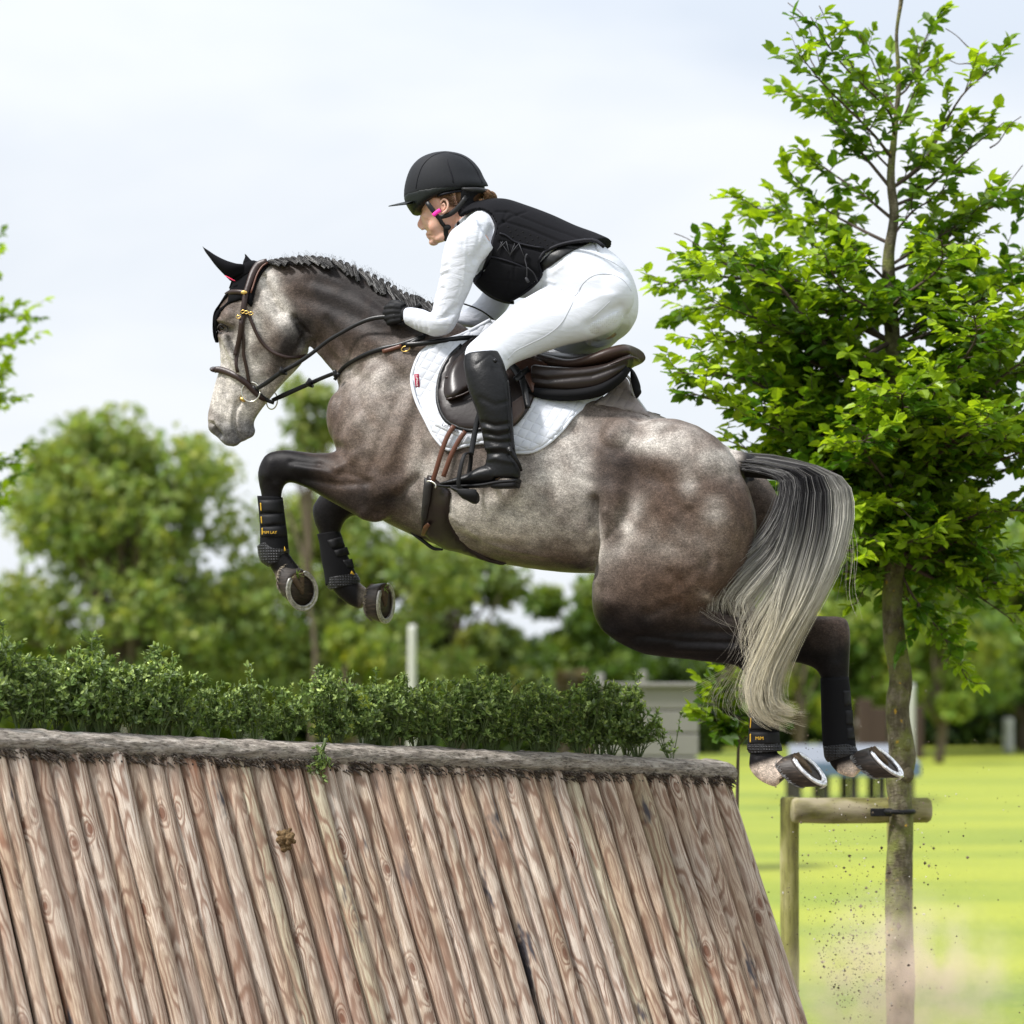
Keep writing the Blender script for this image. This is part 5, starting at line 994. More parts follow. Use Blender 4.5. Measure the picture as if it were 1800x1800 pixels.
# ------------------------------------------------------------ rider
rd = empty('person', hp(960, 480, 0), 'rider in black helmet, black body protector, white shirt and breeches crouching over the saddle', 'person')
def skin():
    g = M('skin', .45, .35); o = g.obj(); n = g.noise(o, 35, 4, .6); n2 = g.noise(o, 12, 2); g.col(g.mix(g.ramp(n2, (.4, 0), (.65, .6)), g.mix(n, (.58, .34, .25), (.68, .44, .34)), (.62, .30, .23))); g.bump(n, .1, .001)
    g.b.inputs['Subsurface Weight'].default_value = .15; g.b.inputs['Subsurface Radius'].default_value = (.02, .008, .004); g.b.inputs['Subsurface Scale'].default_value = .3; return g.m
SKIN = skin()
def fabric(name, c, rough=.75, wr=.35, sc=9, d=.012):
    g = M(name, rough, .25); o = g.obj(); n = g.noise(g.scale(o, (1, 1, 2.2)), sc, 4, .55, .8); f = g.noise(o, 420, 2); g.col(g.mix(f, tuple(np.array(c)*.93), c)); b = g.bump(n, wr, d); g.bump(f, .12, .0006, b); return g.m
SHIRT = fabric('white_shirt', (.58, .60, .66), .75, .45, 14, .012); BREECH = fabric('white_breeches', (.57, .59, .64), .75, .35, 8, .012); SEAMW = simple('grey_seam', (.42, .43, .46), .8)
def grip():
    g = M('silicone_grip', .55, .35); a = g.obj(); v = g.n('ShaderNodeTexVoronoi', {'Vector': a, 'Scale': 130.0, 'Randomness': .1}); g.col(g.ramp(v.outputs['Distance'], (.25, (.46, .48, .50)), (.5, (.57, .59, .62)))); return g.m
# stations shared by the body and the clothes over it
HEADL = [(748,318,842,318,0,.074),(740,345,842,345,0,.078),(742,368,836,366,0,.074),(741,382,826,380,0,.068),(745,396,812,396,0,.062),(752,408,800,406,0,.052),(757,418,794,414,0,.044),(763,428,786,420,0,.030)]
NECKL = [(778,372,826,352,0,.052),(786,398,842,362,0,.055),(806,410,860,372,0,.07)]
TORSO = [(822,402,852,362,0,.085),(822,440,880,356,0,.150),(832,486,925,368,0,.172),(862,515,968,384,0,.162),(905,522,1008,400,0,.150),(950,525,1045,420,0,.150),(990,530,1078,446,0,.165)]
ARM = [(835,378,872,440,.165,.062),(812,392,862,445,.185,.058),(790,412,846,462,.20,.054),(778,450,836,482,.205,.050),(773,490,826,510,.205,.047),(765,522,812,540,.205,.044),(760,548,806,562,.205,.043)]
ELB = [(768,536,808,556,.205,.044),(760,550,792,584,.205,.043),(748,545,766,592,.200,.042),(737,542,748,587,.19,.039),(724,540,730,580,.18,.035),(713,541,716,572,.17,.031),(700,544,706,568,.16,.027)]
FARM = [(835,378,872,440,-.165,.062),(850,420,900,470,-.19,.056),(860,480,905,500,-.20,.05),(845,520,890,545,-.20,.046),(815,545,850,575,-.19,.042),(775,545,800,572,-.16,.034),(745,540,756,562,-.12,.028)]
HIPS = [(944,506,1036,426,0,.160),(960,530,1072,440,0,.172),(985,560,1100,468,0,.185),(1010,585,1116,505,0,.185),(1030,600,1117,545,0,.17),(1040,612,1106,570,0,.14)]
THIGH = [(1000,520,1112,520,.09,.105),(965,505,1085,575,.115,.105),(935,518,1040,596,.15,.100),(900,540,990,608,.19,.090),(868,568,940,625,.235,.078),(840,592,902,640,.285,.068),(820,612,888,655,.325,.060),(817,640,886,668,.345,.056)]
FTHIGH = [(1000,520,1112,530,-.09,.105),(1000,560,1095,585,-.13,.100),(990,590,1070,612,-.18,.090),(960,610,1046,636,-.24,.08),(920,630,990,660,-.30,.07),(880,640,930,680,-.33,.06)]
CALF = [(817,636,888,652,.355,.055),(818,655,893,672,.365,.056),(826,690,898,700,.375,.055),(838,720,900,735,.380,.050),(848,760,902,768,.380,.044),(853,790,906,800,.380,.040)]
FCALF = [(880,640,930,680,-.34,.055),(890,690,950,710,-.36,.05),(880,740,930,760,-.37,.045),(870,790,915,800,-.37,.04)]
def sh(S, k): return [(a+(c-a)*k, b+(d-b)*k, c-(c-a)*k, d-(d-b)*k, l, w*(1-2*k)) for a, b, c, d, l, w in S]
def fist(lc, sgn=1, px=700, py=550, s=1.0, r=1.0):
    # closed hand: palm and four curled fingers, thumb on top; knuckles towards the horse's head
    P = []; c = lambda x, y, l: hp(px+x*s, py+y*s, lc+sgn*l)
    P.append(remeshless([(10, 0, .0), (-3, -1, .0), (-9, 0, .0)], [.027, .030, .026], c, 1.0)); 
    for k, (y, ln, rr) in enumerate(((-11, 1.0, .0100), (-3.5, 1.08, .0104), (4, 1.0, .0100), (10.5, .85, .0088))):
        P.append(tube([c(2, y*.8, .022), c(-10, y, .026), c(-18*ln, y+1.5, .014), c(-19*ln, y+3, -.006), c(-9, y+3, -.014), c(-4, y+2, -.010)], np.array([.0105, 1.0*rr, rr, rr*.97, rr*.9, rr*.7])*r, 10, 5))
    P.append(tube([c(6, -10, .010), c(-2, -15, .006), c(-10, -16, -.002), c(-16, -14, -.008)], np.array([.013, .0115, .0105, .008])*r, 10, 5))
    return P
def remeshless(pts, r, c, f): return tube([c(*p) for p in pts], r, 14, 5, flat=.8)
def body():
    k = .2; P = [loft(HEADL, 28, egg=0), loft(NECKL, 20), loft(sh(TORSO, k), 24), loft(sh(ARM, k), 20), loft(sh(ELB, k), 20), loft(sh(FARM, k), 20), loft(sh(HIPS, .27), 24), loft(sh(THIGH, .27), 24), loft(sh(FTHIGH, .27), 24), loft(sh(CALF, .1), 20), loft(sh(FCALF, .1), 20),
         hball(800, 312, 0, .10, .085, .078)]
    # feet
    P.append(loft([(864,790,898,795,.38,.025),(866,815,902,820,.38,.026),(852,836,868,846,.38,.028),(815,846,820,852,.38,.025)], 16)); P.append(loft([(870,790,910,795,-.37,.03),(862,825,905,835,-.37,.032),(815,846,820,860,-.37,.033),(785,852,787,860,-.37,.022)], 16))
    P += fist(.15, 1, 704, 553, r=.75); P += fist(-.11, -1, 735, 545, r=.75)
    # face: brow, nose, lips, chin, cheek
    P.append(tube([hp(742,374,0), hp(741,384,0), hp(738.5,394,0), hp(739.5,400,0)], [.007,.008,.012,.010], 12, 5)); P.append(hball(741.5, 399.5, 0, .010, .008, .014))
    for s in (1, -1): P.append(hball(743, 402, s*.010, .009, .007, .007)); P.append(hball(764, 396, s*.040, .026, .030, .022)); P.append(hball(750, 379, s*.030, .022, .010, .02)); P.append(hball(751, 387, s*.030, .012, .010, .012))
    P.append(hball(753, 411.5, 0, .011, .0055, .021)); P.append(hball(754.5, 417, 0, .011, .006, .018)); P.append(hball(762, 426, 0, .020, .014, .020))
    P.append(hball(777, 416, .030, .030, .018, .018, 25)); P.append(hball(777, 416, -.030, .030, .018, .018, 25))
    V, Fc = remesh(P, .0046, 4)
    V = sculpt(V, Fc, [([(751,387)],3.5,-.003), ([(752,414.3),(759,414)],1.6,-.004), ([(747,404),(751,408)],2,-.003), ([(750,421),(757,421)],2.5,-.003), ([(746,383),(754,383)],2,.002)])
    link('body', V, Fc, SKIN, rd, True); return V, Fc
BV, BF = body(); BB = mkbvh(BV, BF)
EYEW = simple('eye_white', (.55, .52, .5), .25)
for s in (1, -1): 
    MB().add(*hball(750.5, 387, s*.036, .0085, .0085, .008)).build('eye', EYEW, rd)
lash = MB(); lash.add(*tube([hp(746.5,385.5,.040), hp(750,384.6,.045), hp(755,386.5,.048)], [.001,.0017,.001], 6)); lash.add(*tube([hp(745,380.5,.036), hp(750,378,.045), hp(757,379.5,.052)], [.0014,.0026,.001], 6)); lash.build('eyebrow', simple('brown_hair_brow', (.06, .03, .018), .7), rd)
# ear
def ear_h():
    l = .078; mb = MB(); c = [(774,357),(779,350.5),(785,352.5),(787.5,360),(785.5,368),(780,373.5),(776.5,374.5)]
    mb.add(*tube([hp(x, y, l+.008) for x, y in c], [.003,.0042,.0045,.0045,.0042,.005,.003], 8)); mb.add(*tube([hp(777,361,l+.003), hp(780,358,l+.006), hp(782.5,363,l+.006), hp(780,369,l+.004)], .0035, 7)); mb.add(*hball(780, 363, l-.002, .013, .024, .006, 12)); mb.build('ear', SKIN, rd)
ear_h()
# hair: pulled back under the helmet into a bun
HAIR = simple('brown_hair', (.10, .052, .028), .5, .4, 150, .8, .003)
hm_ = MB(); hm_.add(*remesh([loft([(790,338,850,335,0,.078),(792,352,848,352,0,.076),(800,366,842,364,0,.066),(812,376,836,372,0,.04)], 22)], .006, 3)); hm_.build('hair', HAIR, rd)
def bun():
    def cols(i, C, ts, a, b, f): return np.tile((np.array((.16, .085, .045)) if rng.random() < .6 else np.array((.30, .19, .10)))*rng.uniform(.6, 1.2), (len(ts), 1))
    g = [[(846,338,.02),(860,335,.03),(868,343,.03),(864,354,.03),(850,357,.03)], [(846,345,.0),(858,338,.045),(868,346,.05),(860,356,.04),(850,352,.05)], [(846,350,.0),(856,340,.055),(866,350,.055),(856,357,.05),(848,350,.05)], [(846,342,-.02),(862,336,-.01),(869,345,-.01),(862,356,-.01),(850,356,.0)]]
    V, Fc, c = strands(g, 420, .0012, cols, spread=1.6, lsp=.008, frizz=1.5, seg=12, trim=(.8, 1.0)); link('hair_bun', V, Fc, TAILM, rd, True, c); MB().add(*hball(858, 346, .02, .018, .02, .03)).build('hair_bun_core', HAIR, rd)
bun()
# strap of the near ear hair wisps
def wisps():
    V, Fc, c = strands([[(768,352,.080),(780,346,.083),(795,344,.083),(812,348,.08)], [(786,354,.082),(795,352,.083),(805,356,.081),(815,360,.078)], [(788,362,.081),(796,364,.08),(806,366,.077),(816,368,.07)]], 260, .0011, lambda i, C, ts, a, b, f: np.tile(np.array((.17, .09, .05))*rng.uniform(.4, 1.5), (len(ts), 1)), spread=2.5, lsp=.003, frizz=1, seg=10); link('hair_strands', V, Fc, TAILM, rd, True, c)
wisps()
# shirt
V, Fc = remesh([loft(sh(TORSO, -.005), 28), loft(ARM, 24), loft(ELB[:-1]+[(711,543,712,571,.17,.029)], 24), loft(FARM, 24), hball(842, 410, .14, .068, .080, .060), hball(783, 562, .205, .040, .044, .042), loft([(806,410,860,372,0,.075),(796,404,846,366,0,.064)], 20)], .0055, 7)
V = sculpt(V, Fc, [([(836,455),(852,430),(866,402)],7,-.010), ([(800,410),(812,440)],10,.004), ([(776,470),(786,466)],3,-.004), ([(773,486),(786,481)],3,-.004), ([(768,512),(780,506)],3,-.004),([(775,478),(788,474)],3,.003), ([(782,556),(800,540)],4,-.006), ([(772,560),(800,552)],3.5,-.004), ([(790,570),(806,545)],3,.004),
   ([(720,545),(728,580)],2,-.0025), ([(727,545),(735,583)],2,-.0025), ([(735,546),(743,584)],2,-.002), ([(745,548),(752,580)],2.2,-.0025), ([(812,430),(830,470)],3,-.003), ([(845,400),(838,440)],3,-.003),([(820,400),(815,500),(800,545)],2,.0018)])
link('shirt', V, Fc, SHIRT, rd, True); SB = mkbvh(V, Fc)
# breeches
V, Fc = remesh([loft(HIPS, 32, sq=.95), loft(THIGH, 32), loft(FTHIGH, 28), hball(1070, 520, .09, .10, .10, .085), hball(1070, 520, -.09, .10, .10, .085)], .006, 8)
V = sculpt(V, Fc, [([(1026,560),(1056,545),(1072,515)],0.1,0), ([(1060,600),(1035,572),(1062,552),(1090,540)],8,-.007), ([(952,498),(965,505),(990,512)],3.5,-.004), ([(952,490),(975,497)],3,.004), ([(965,508),(1012,520)],2.5,-.003), ([(850,600),(875,630)],2.6,-.002), ([(860,595),(888,632)],2.6,-.002), ([(871,592),(900,630)],2.6,-.002), ([(842,607),(862,632)],2.6,-.002), ([(968,470),(985,455)],4,-.004), ([(972,480),(990,466)],3,.003)])
link('breeches', V, Fc, BREECH, rd, True); BRB = mkbvh(V, Fc)
for p in ([(1012,520),(1025,498),(1045,484),(1072,482),(1095,492),(1110,512)], [(1012,520),(1000,545),(985,570),(960,590),(930,605),(905,618),(893,632)], [(985,508),(1012,520)], [(1045,448),(1075,460),(1098,475)], [(1040,560),(1072,530)]):
    V, Fc = strap(p, 1.1, BRB, .0016, .0015, sm=2); MB().add(V, Fc).build('seam', SEAMW, rd)
V, Fc, uv = sheet(smooth_poly([(1030,574),(1058,558),(1086,547),(1096,562),(1080,585),(1055,600),(1038,592)], 3), BRB, .0014, .002, 6, sm=1); link('seat_grip', V, Fc, grip(), rd, True, uv=uv)
# belt with loops
P = [loft([(934,500,1026,418,0,.160),(941,505,1040,421,0,.166),(948,507,1054,428,0,.169)], 30)]
V, Fc = remesh(P, .005, 2); link('belt', V, Fc, BLL, rd, True)
for p in ([(967,437),(973,443),(980,450)], [(1038,424),(1045,431),(1052,440)]):
    l = .13 if p[0][0] < 1000 else .10; V, Fc = strap(p, 7, BRB, .012, .006, sm=3); MB().add(V, Fc).build('belt_loop', BREECH, rd)
# body protector: shell round the torso with an armhole
VEST = [(806,398,846,354,0,.098),(818,445,888,350,0,.168),(829,490,927,361,0,.188),(858,521,970,377,0,.182),(892,534,1012,396,0,.176),(925,528,1045,408,0,.172),(965,505,1073,420,0,.170)]
V, Fc = remesh([loft(VEST, 40, 8, sq=.93)], .0055, 5)
P2 = proj(V); near = lat(V) > 0
ARMH = smooth_poly([(782,412),(800,385),(828,368),(850,367),(866,380),(873,402),(866,425),(861,452),(852,472),(838,490),(815,505),(780,480)], 4)
HEM = [(944,494),(951,482),(947,462),(961,440),(993,427),(1041,422),(1064,434),(1100,440),(1100,560),(930,560),(900,531)]
keep = ~inpoly(P2, ARMH) & ~inpoly(P2, HEM); V, Fc = clip_faces(V, Fc, keep)
def vestmat():
    g = M('black_vest_fabric', .85, .08); o = g.obj(); n = g.noise(o, 380, 3, .7); g.col(g.mix(n, (.004, .004, .005), (.012, .012, .0145))); g.bump(n, .4, .0012); return g.m
VM = vestmat(); TRIM = simple('vest_binding', (.006, .006, .010), .6, .2, 200)
V = sculpt(V, Fc, [([(884,388),(930,402),(985,425),(1040,430)],1.9,-.006), ([(877,396),(900,380),(925,372)],1.9,-.004), ([(872,372),(895,372),(960,398),(1022,420)],1.9,-.005), ([(878,425),(905,430),(940,438),(960,446)],2.0,-.007), ([(860,450),(890,462),(930,470),(944,484)],2.2,-.006),([(895,480),(892,520)],1.6,-.003), ([(858,490),(935,500)],1.6,-.003), ([(890,372),(884,390)],1.7,-.004), ([(905,465),(902,495)],1.6,-.003)])
vo_ = link('body_protector', V, Fc, VM, rd, True); vo_.modifiers.new('s', 'SOLIDIFY').thickness = .012; VB = mkbvh(V, Fc)
mb = MB()
def edge(pts, r=.0065, off=.0, both=False): 
    L = [h if (h := hit(VB, *p)) is not None else None for p in pts]; ok = [i for i, q in enumerate(L) if q is not None]
    L = np.interp(range(len(pts)), ok, [L[i] for i in ok]) if ok else np.zeros(len(pts)); L = np.array(L)
    for _ in range(2): L[1:-1] = .5*L[1:-1]+.25*(L[:-2]+L[2:])
    L = np.maximum(L, [(hit(SB, *p) or -1) for p in pts]) if both else L; mb.add(*tube([hp(p[0], p[1], l+off) for p, l in zip(pts, L)], r, 8, 3))
edge([(806,394),(815,378),(830,368),(848,366),(862,375),(871,390),(873,403),(867,424),(862,445),(856,462),(846,480),(832,492)], .0085, .002, True)
edge([(898,528),(920,515),(944,495),(951,482),(946,463),(952,450),(962,440),(993,428),(1041,422),(1062,434)], .007, .002)
edge([(832,492),(850,508),(870,521),(898,530)], .006)
edge([(858,450),(880,455),(905,463),(930,475),(944,492)], .0038, .003); edge([(878,410),(890,414),(905,425),(930,432),(955,436)], .0038, .003)
mb.build('binding', TRIM, vo_)
lc = MB(); 
for a, b in (((874,440),(890,424)), ((890,424),(896,448)), ((896,448),(912,428)), ((912,428),(922,452)), ((880,425),(896,448)), ((884,424),(874,442)), ((905,428),(896,450)), ((922,452),(926,446))):
    lc.add(*tube([hp(a[0], a[1], (hit(VB, *a) or .18)+.006), hp(b[0], b[1], (hit(VB, *b) or .18)+.006)], .0018, 6, 2))
lc.add(*tube([hp(927,446,(hit(VB,927,446) or .18)+.008), hp(923,456,.185), hp(926,470,.19), hp(926,488,.18)], .0022, 6, 4)); lc.add(*tube([hp(927,470,.19), hp(938,480,.18), hp(945,495,.165)], .002, 6, 4)); lc.add(*tube([hp(924,488,.182), hp(926,491,.182), hp(929,496,.182)], [.004,.006,.005], 8, 2)); lc.build('lacing', simple('lace_cord', (.035, .035, .04), .5), vo_)
dt = MB()
for i in range(10):
    for j in range(3):
        x = 893+i*13+j*4; y = 399+i*4.6+j*9; h = hit(VB, x, y)
        if h is not None and y < 437: dt.add(*hball(x, y, h+.0005, .0035, .0035, .0012))
dt.build('vent_dot', simple('vent_dot_black', (.003, .003, .003), .8), vo_)
# helmet
hl = empty('helmet', hp(785, 340, 0), 'black riding helmet with silk cover and short peak on the rider\'s head', 'helmet')
HELM = fabric('helmet_silk', (.011, .012, .0155), .7, .05, 5, .004); VEL = simple('helmet_shell', (.007, .0095, .009), .5, .2, 160)
V, Fc = remesh([loft([(782,266.5,792,267,0,.02),(757,272,812,271,0,.062),(738,281,829,281,0,.088),(724,296,842,296,0,.102),(716,315,850,312,0,.110),(712,333,857,324,0,.112),(711,350,857,331,0,.108)], 36, 8)], .005, 5)
P2 = proj(V); V, Fc = clip_faces(V, Fc, ~((P2[:, 1]-(350-(P2[:, 0]-712)*.155)) > 0)); V = V+vnorm(V, Fc)*(.0012*np.sin(P2[:len(V), 0]*0))[:, None]
o = link('silk_cover', V, Fc, HELM, hl, True); o.modifiers.new('s', 'SOLIDIFY').thickness = .006; KB = mkbvh(V, Fc)
for p in ([(782,267),(788,290),(795,312),(797,333)], [(782,267),(760,274),(742,292),(733,318),(730,344)], [(783,267),(815,276),(835,295),(848,322)]): V, Fc = strap(p, 1.5, KB, .0022, .002, sm=1); MB().add(V, Fc).build('seam', TRIM, hl)
V, Fc = remesh([loft([(711,346,852,326,0,.110),(713,356,848,333,0,.108),(719,368,822,336,0,.102),(728,380,790,340,0,.09)], 34, 8)], .005, 4)
P2 = proj(V); cut = [(740,386),(742,378),(751,362),(762,349),(776,341),(812,335),(860,333),(860,400),(740,400)]; V, Fc = clip_faces(V, Fc, ~inpoly(P2, cut)); o = link('shell', V, Fc, VEL, hl, True); o.modifiers.new('s', 'SOLIDIFY').thickness = .012
SHB = mkbvh(V, Fc); V, Fc = tube([hp(x, y, (hit(SHB, x, y-3) or hit(SHB, x-4, y-5) or .10)) for x, y in ((740,382),(746,372),(756,358),(766,348),(776,342),(800,337),(828,334),(848,332))], .0042, 8); MB().add(V, Fc).build('rim', TRIM, hl)
# peak
def peak():
    a = np.linspace(-1, 1, 25); R = []
    for t in (0, .5, 1.0, 1.0, .5, 0):
        row = []
        for q in a: 
            x = 717-(34*(1-q*q*.55))*t+11*q*q; y = 353+(8.5-3.2*q*q)*t*1.0; row.append(hp(x, y, q*(.092 if t < .9 else .085)))
        R.append(np.array(row))
    for k in (3, 4, 5): R[k] = R[k]-np.array((0, 0, .004+.006*(k-3)/2))
    V = np.vstack(R); Fc = ringfaces(6, 25, False); Fc += [(125+i, 125+i+1, i+1, i) for i in range(24)]; MB().add(V, Fc).build('peak', VEL, hl)
peak()
# harness straps and buckle
HR = simple('harness_leather', (.013, .013, .014), .4, .2, 120)
def skp(name, pts, w, l, mat, parent=hl): V, Fc = strap(pts, w, BB, 0, .004, l=l); return MB().add(V, Fc).build(name, mat, parent)
skp('harness_strap', [(750,355),(758,366),(764,374),(772,384),(778,394),(784,400)], [8,9,8,7,7,7], [.094,.094,.092,.083,.070,.060], HR)
skp('harness_strap', [(820,345),(808,362),(795,374),(782,380),(772,382)], [8,9,9,8,7], [.086,.088,.085,.080,.080], HR)
skp('harness_strap', [(784,396),(784,408),(785,424)], [9,9,8], [.064,.052,.035], HR); MB().add(*hball(786, 400, .066, .016, .012, .008)).build('chin_buckle', RUB, hl)
tag(skp('strap_tag', [(761,379),(768,373),(774,369)], 7, [.097,.097,.096], simple('pink_tag', (.85, .03, .35), .5)), 'bright pink tag on the harness strap')
V, Fc = tube([hp(812,332,.10), hp(835,334,.09), hp(852,336,.05), hp(856,337,0)], [.006,.011,.011,.008], 8); MB().add(V, Fc).build('neck_harness', HR, hl)
V, Fc = loft([(805,340,850,335,0,.083),(800,366,845,358,0,.072),(806,390,846,368,0,.066)], 22); MB().add(V, Fc).build('collar', simple('black_snood', (.012, .012, .016), .7, .3, 90, .8, .004), rd)
# gloves
GL = simple('black_glove', (.006, .006, .007), .6, .3, 150, .4)
for lc_, sg, px, py in ((.15, 1, 703, 552), (-.11, -1, 735, 543)):
    P = fist(lc_, sg, px, py, 1.18, 1.3); P.append(tube([hp(px+4, py, lc_), hp(px+16, py+2, lc_+.012*sg), hp(px+32, py+6, lc_+.022*sg)], [.030, .030, .0325], 14, 4)); V, Fc = remesh(P, .003, 2); link('glove', V, Fc, GL, rd, True)
V, Fc = tube([hp(716,538,.16), hp(719,552,.195), hp(716,571,.17)], .003, 6); MB().add(V, Fc).build('glove_cuff', GL, rd)
# tall boots
BOOTL = simple('boot_leather', (.0055, .0055, .006), .38, .2, 55, .4, .004, .22)
def rboot(CL, s, det):
    l = .38*s; top = [(816,612,845,608,.33*s,.03)] if 0 else []
    P = [loft([(815,636,884,640,.345*s,.060),(817,652,893,664,.362*s,.061)]+[(a-1, b, c+1, d, abs(L)*s, w*1.09) for a, b, c, d, L, w in CALF[2:]], 28),
         loft([(818,622,876,616,.335*s,.05),(816,636,886,640,.348*s,.060),(818,655,892,668,.362*s,.060)], 24),
         loft([(852,785,905,790,l,.044),(856,806,910,806,l,.043),(850,826,915,824,l,.044),(838,838,915,842,l,.045)], 22), 
         loft([(870,812,872,852,l,.046),(845,820,846,853,l,.045),(822,832,824,853,l,.044),(800,840,802,854,l,.041),(782,846,784,854,l,.033),(772,849,773,853,l,.018)], 22)]
    V, Fc = remesh(P, .0055, 5)
    if det: V = sculpt(V, Fc, [([(848,742),(870,748),(898,744)],3,-.006), ([(850,752),(875,757),(900,752)],3,.004), ([(852,762),(876,766),(902,760)],3,-.006), ([(853,775),(880,778),(904,776)],3.2,-.005), ([(856,788),(880,786),(905,790)],3.2,.004), ([(856,797),(882,796),(908,802)],3.2,-.006), ([(840,815),(862,822),(866,838)],1.8,-.003), ([(893,668),(896,720),(898,770),(902,810)],1.6,-.0025), ([(845,700),(870,712),(896,706)],5,-.003), ([(838,640),(862,622),(880,640)],1.6,-.002),([(852,810),(870,806),(900,812)],4,.004)])
    b = link('boot', V, Fc, BOOTL, rd, True)
    # sole and heel
    V, Fc = loft([(912,842,911,850,l,.040),(880,845,880,852,l,.042),(850,850,850,857,l,.040),(820,852,820,858,l,.042),(790,853,790,858,l,.036),(771,851,771,856,l,.016)], 18, 5, sq=.6); MB().add(V, Fc).build('sole', RUB, b)
    V, Fc = loft([(911,846,909,858,l,.038),(890,848,890,859,l,.04),(866,848,868,859,l,.038)], 18, 4, sq=.5); MB().add(V, Fc).build('heel', RUB, b)
    if det:
        HBT = mkbvh(*get_np(b.data)) if 0 else None
        mb = MB(); mb.add(*tube([hp(868,632,.418), hp(872,636,.422)], [.007, .007], 10, 2)); mb.add(*hball(897, 793, .425, .006, .006, .004)); mb.build('snap', simple('boot_snap', (.02, .02, .022), .3, metal=.6), b)
        V, Fc = strap([(893,786),(902,800),(912,815),(917,828)], [10,8,6,4], BB, 0, .005, l=[.418,.42,.415,.40]); MB().add(V, Fc).build('zip_flap', BOOTL, b)
        V, Fc = strap([(893,668),(897,710),(898,760),(903,790)], 2.2, BB, 0, .003, l=[.405,.412,.405,.405]); MB().add(V, Fc).build('zip', RUB, b)
    return b
rboot(CALF, 1, True); rboot(FCALF, -1, False)
# stirrups
def stirrup(s, label):
    l = .385*s; r = empty('stirrup', hp(825, 860, l), label, 'stirrup', 'stirrups'); 
    V, Fc = strap([(846,715),(838,745),(832,775),(828,800)], [9,10,10,9], BB, 0, .006, l=[.345*s,.35*s,.36*s,.37*s]); MB().add(V, Fc).build('stirrup_strap', BLL, r)
    mb = MB(); mb.add(*tube([hp(826,796,l-.01*s), hp(816,800,l+.045*s), hp(808,830,l+.062*s), hp(806,852,l+.060*s), hp(812,862,l+.05*s)], [.006,.008,.009,.009,.010], 10, 4, flat=.5)); mb.add(*tube([hp(826,796,l-.01*s), hp(828,805,l-.05*s), hp(824,835,l-.062*s), hp(820,862,l-.05*s)], [.006,.008,.009,.009], 10, 4, flat=.5)); mb.build('arch', RUB, r)
    V, Fc = remesh([loft([(797,852,800,864,l,.055),(812,857,812,870,l,.06),(826,862,822,880,l,.055),(838,864,832,886,l,.045),(841,872,838,886,l,.03)], 20), loft([(800,858,838,860,l+.05*s,.012),(804,868,840,872,l+.05*s,.014),(812,876,838,886,l+.03*s,.02)], 14)], .004, 2); link('tread', V, Fc, RUB, r, True)
stirrup(1, 'black stirrup under the near boot'); stirrup(-1, 'black stirrup on the far side of the horse')
# ------------------------------------------------------------ young tree at the right with its support frame
def barkmat():
    g = M('young_bark', .85, .2); o = g.obj(); n = g.noise(g.scale(o, (30, 30, 14)), 1.0, 5, .7); n2 = g.noise(o, 9, 4, .6); n3 = g.noise(g.scale(o, (50, 50, 120)), 1.0, 3, .6)
    c = g.ramp(n, (.3, (.045, .036, .022)), (.5, (.105, .09, .055)), (.7, (.22, .195, .14))); c = g.mix(g.ramp(n2, (.45, 0), (.62, .75)), c, (.17, .19, .045)); c = g.mix(g.ramp(g.noise(o, 26, 3), (.68, 0), (.72, .8)), c, (.45, .28, .03)); g.col(c); g.bump(g.mth('ADD', n, n3), .8, .012); return g.m
BARK = barkmat(); TWIG = simple('twig_bark', (.085, .062, .05), .75, .3, 60)
TREEL = leafmat('young_leaf', .48, .38, .4)
TD = 14.0
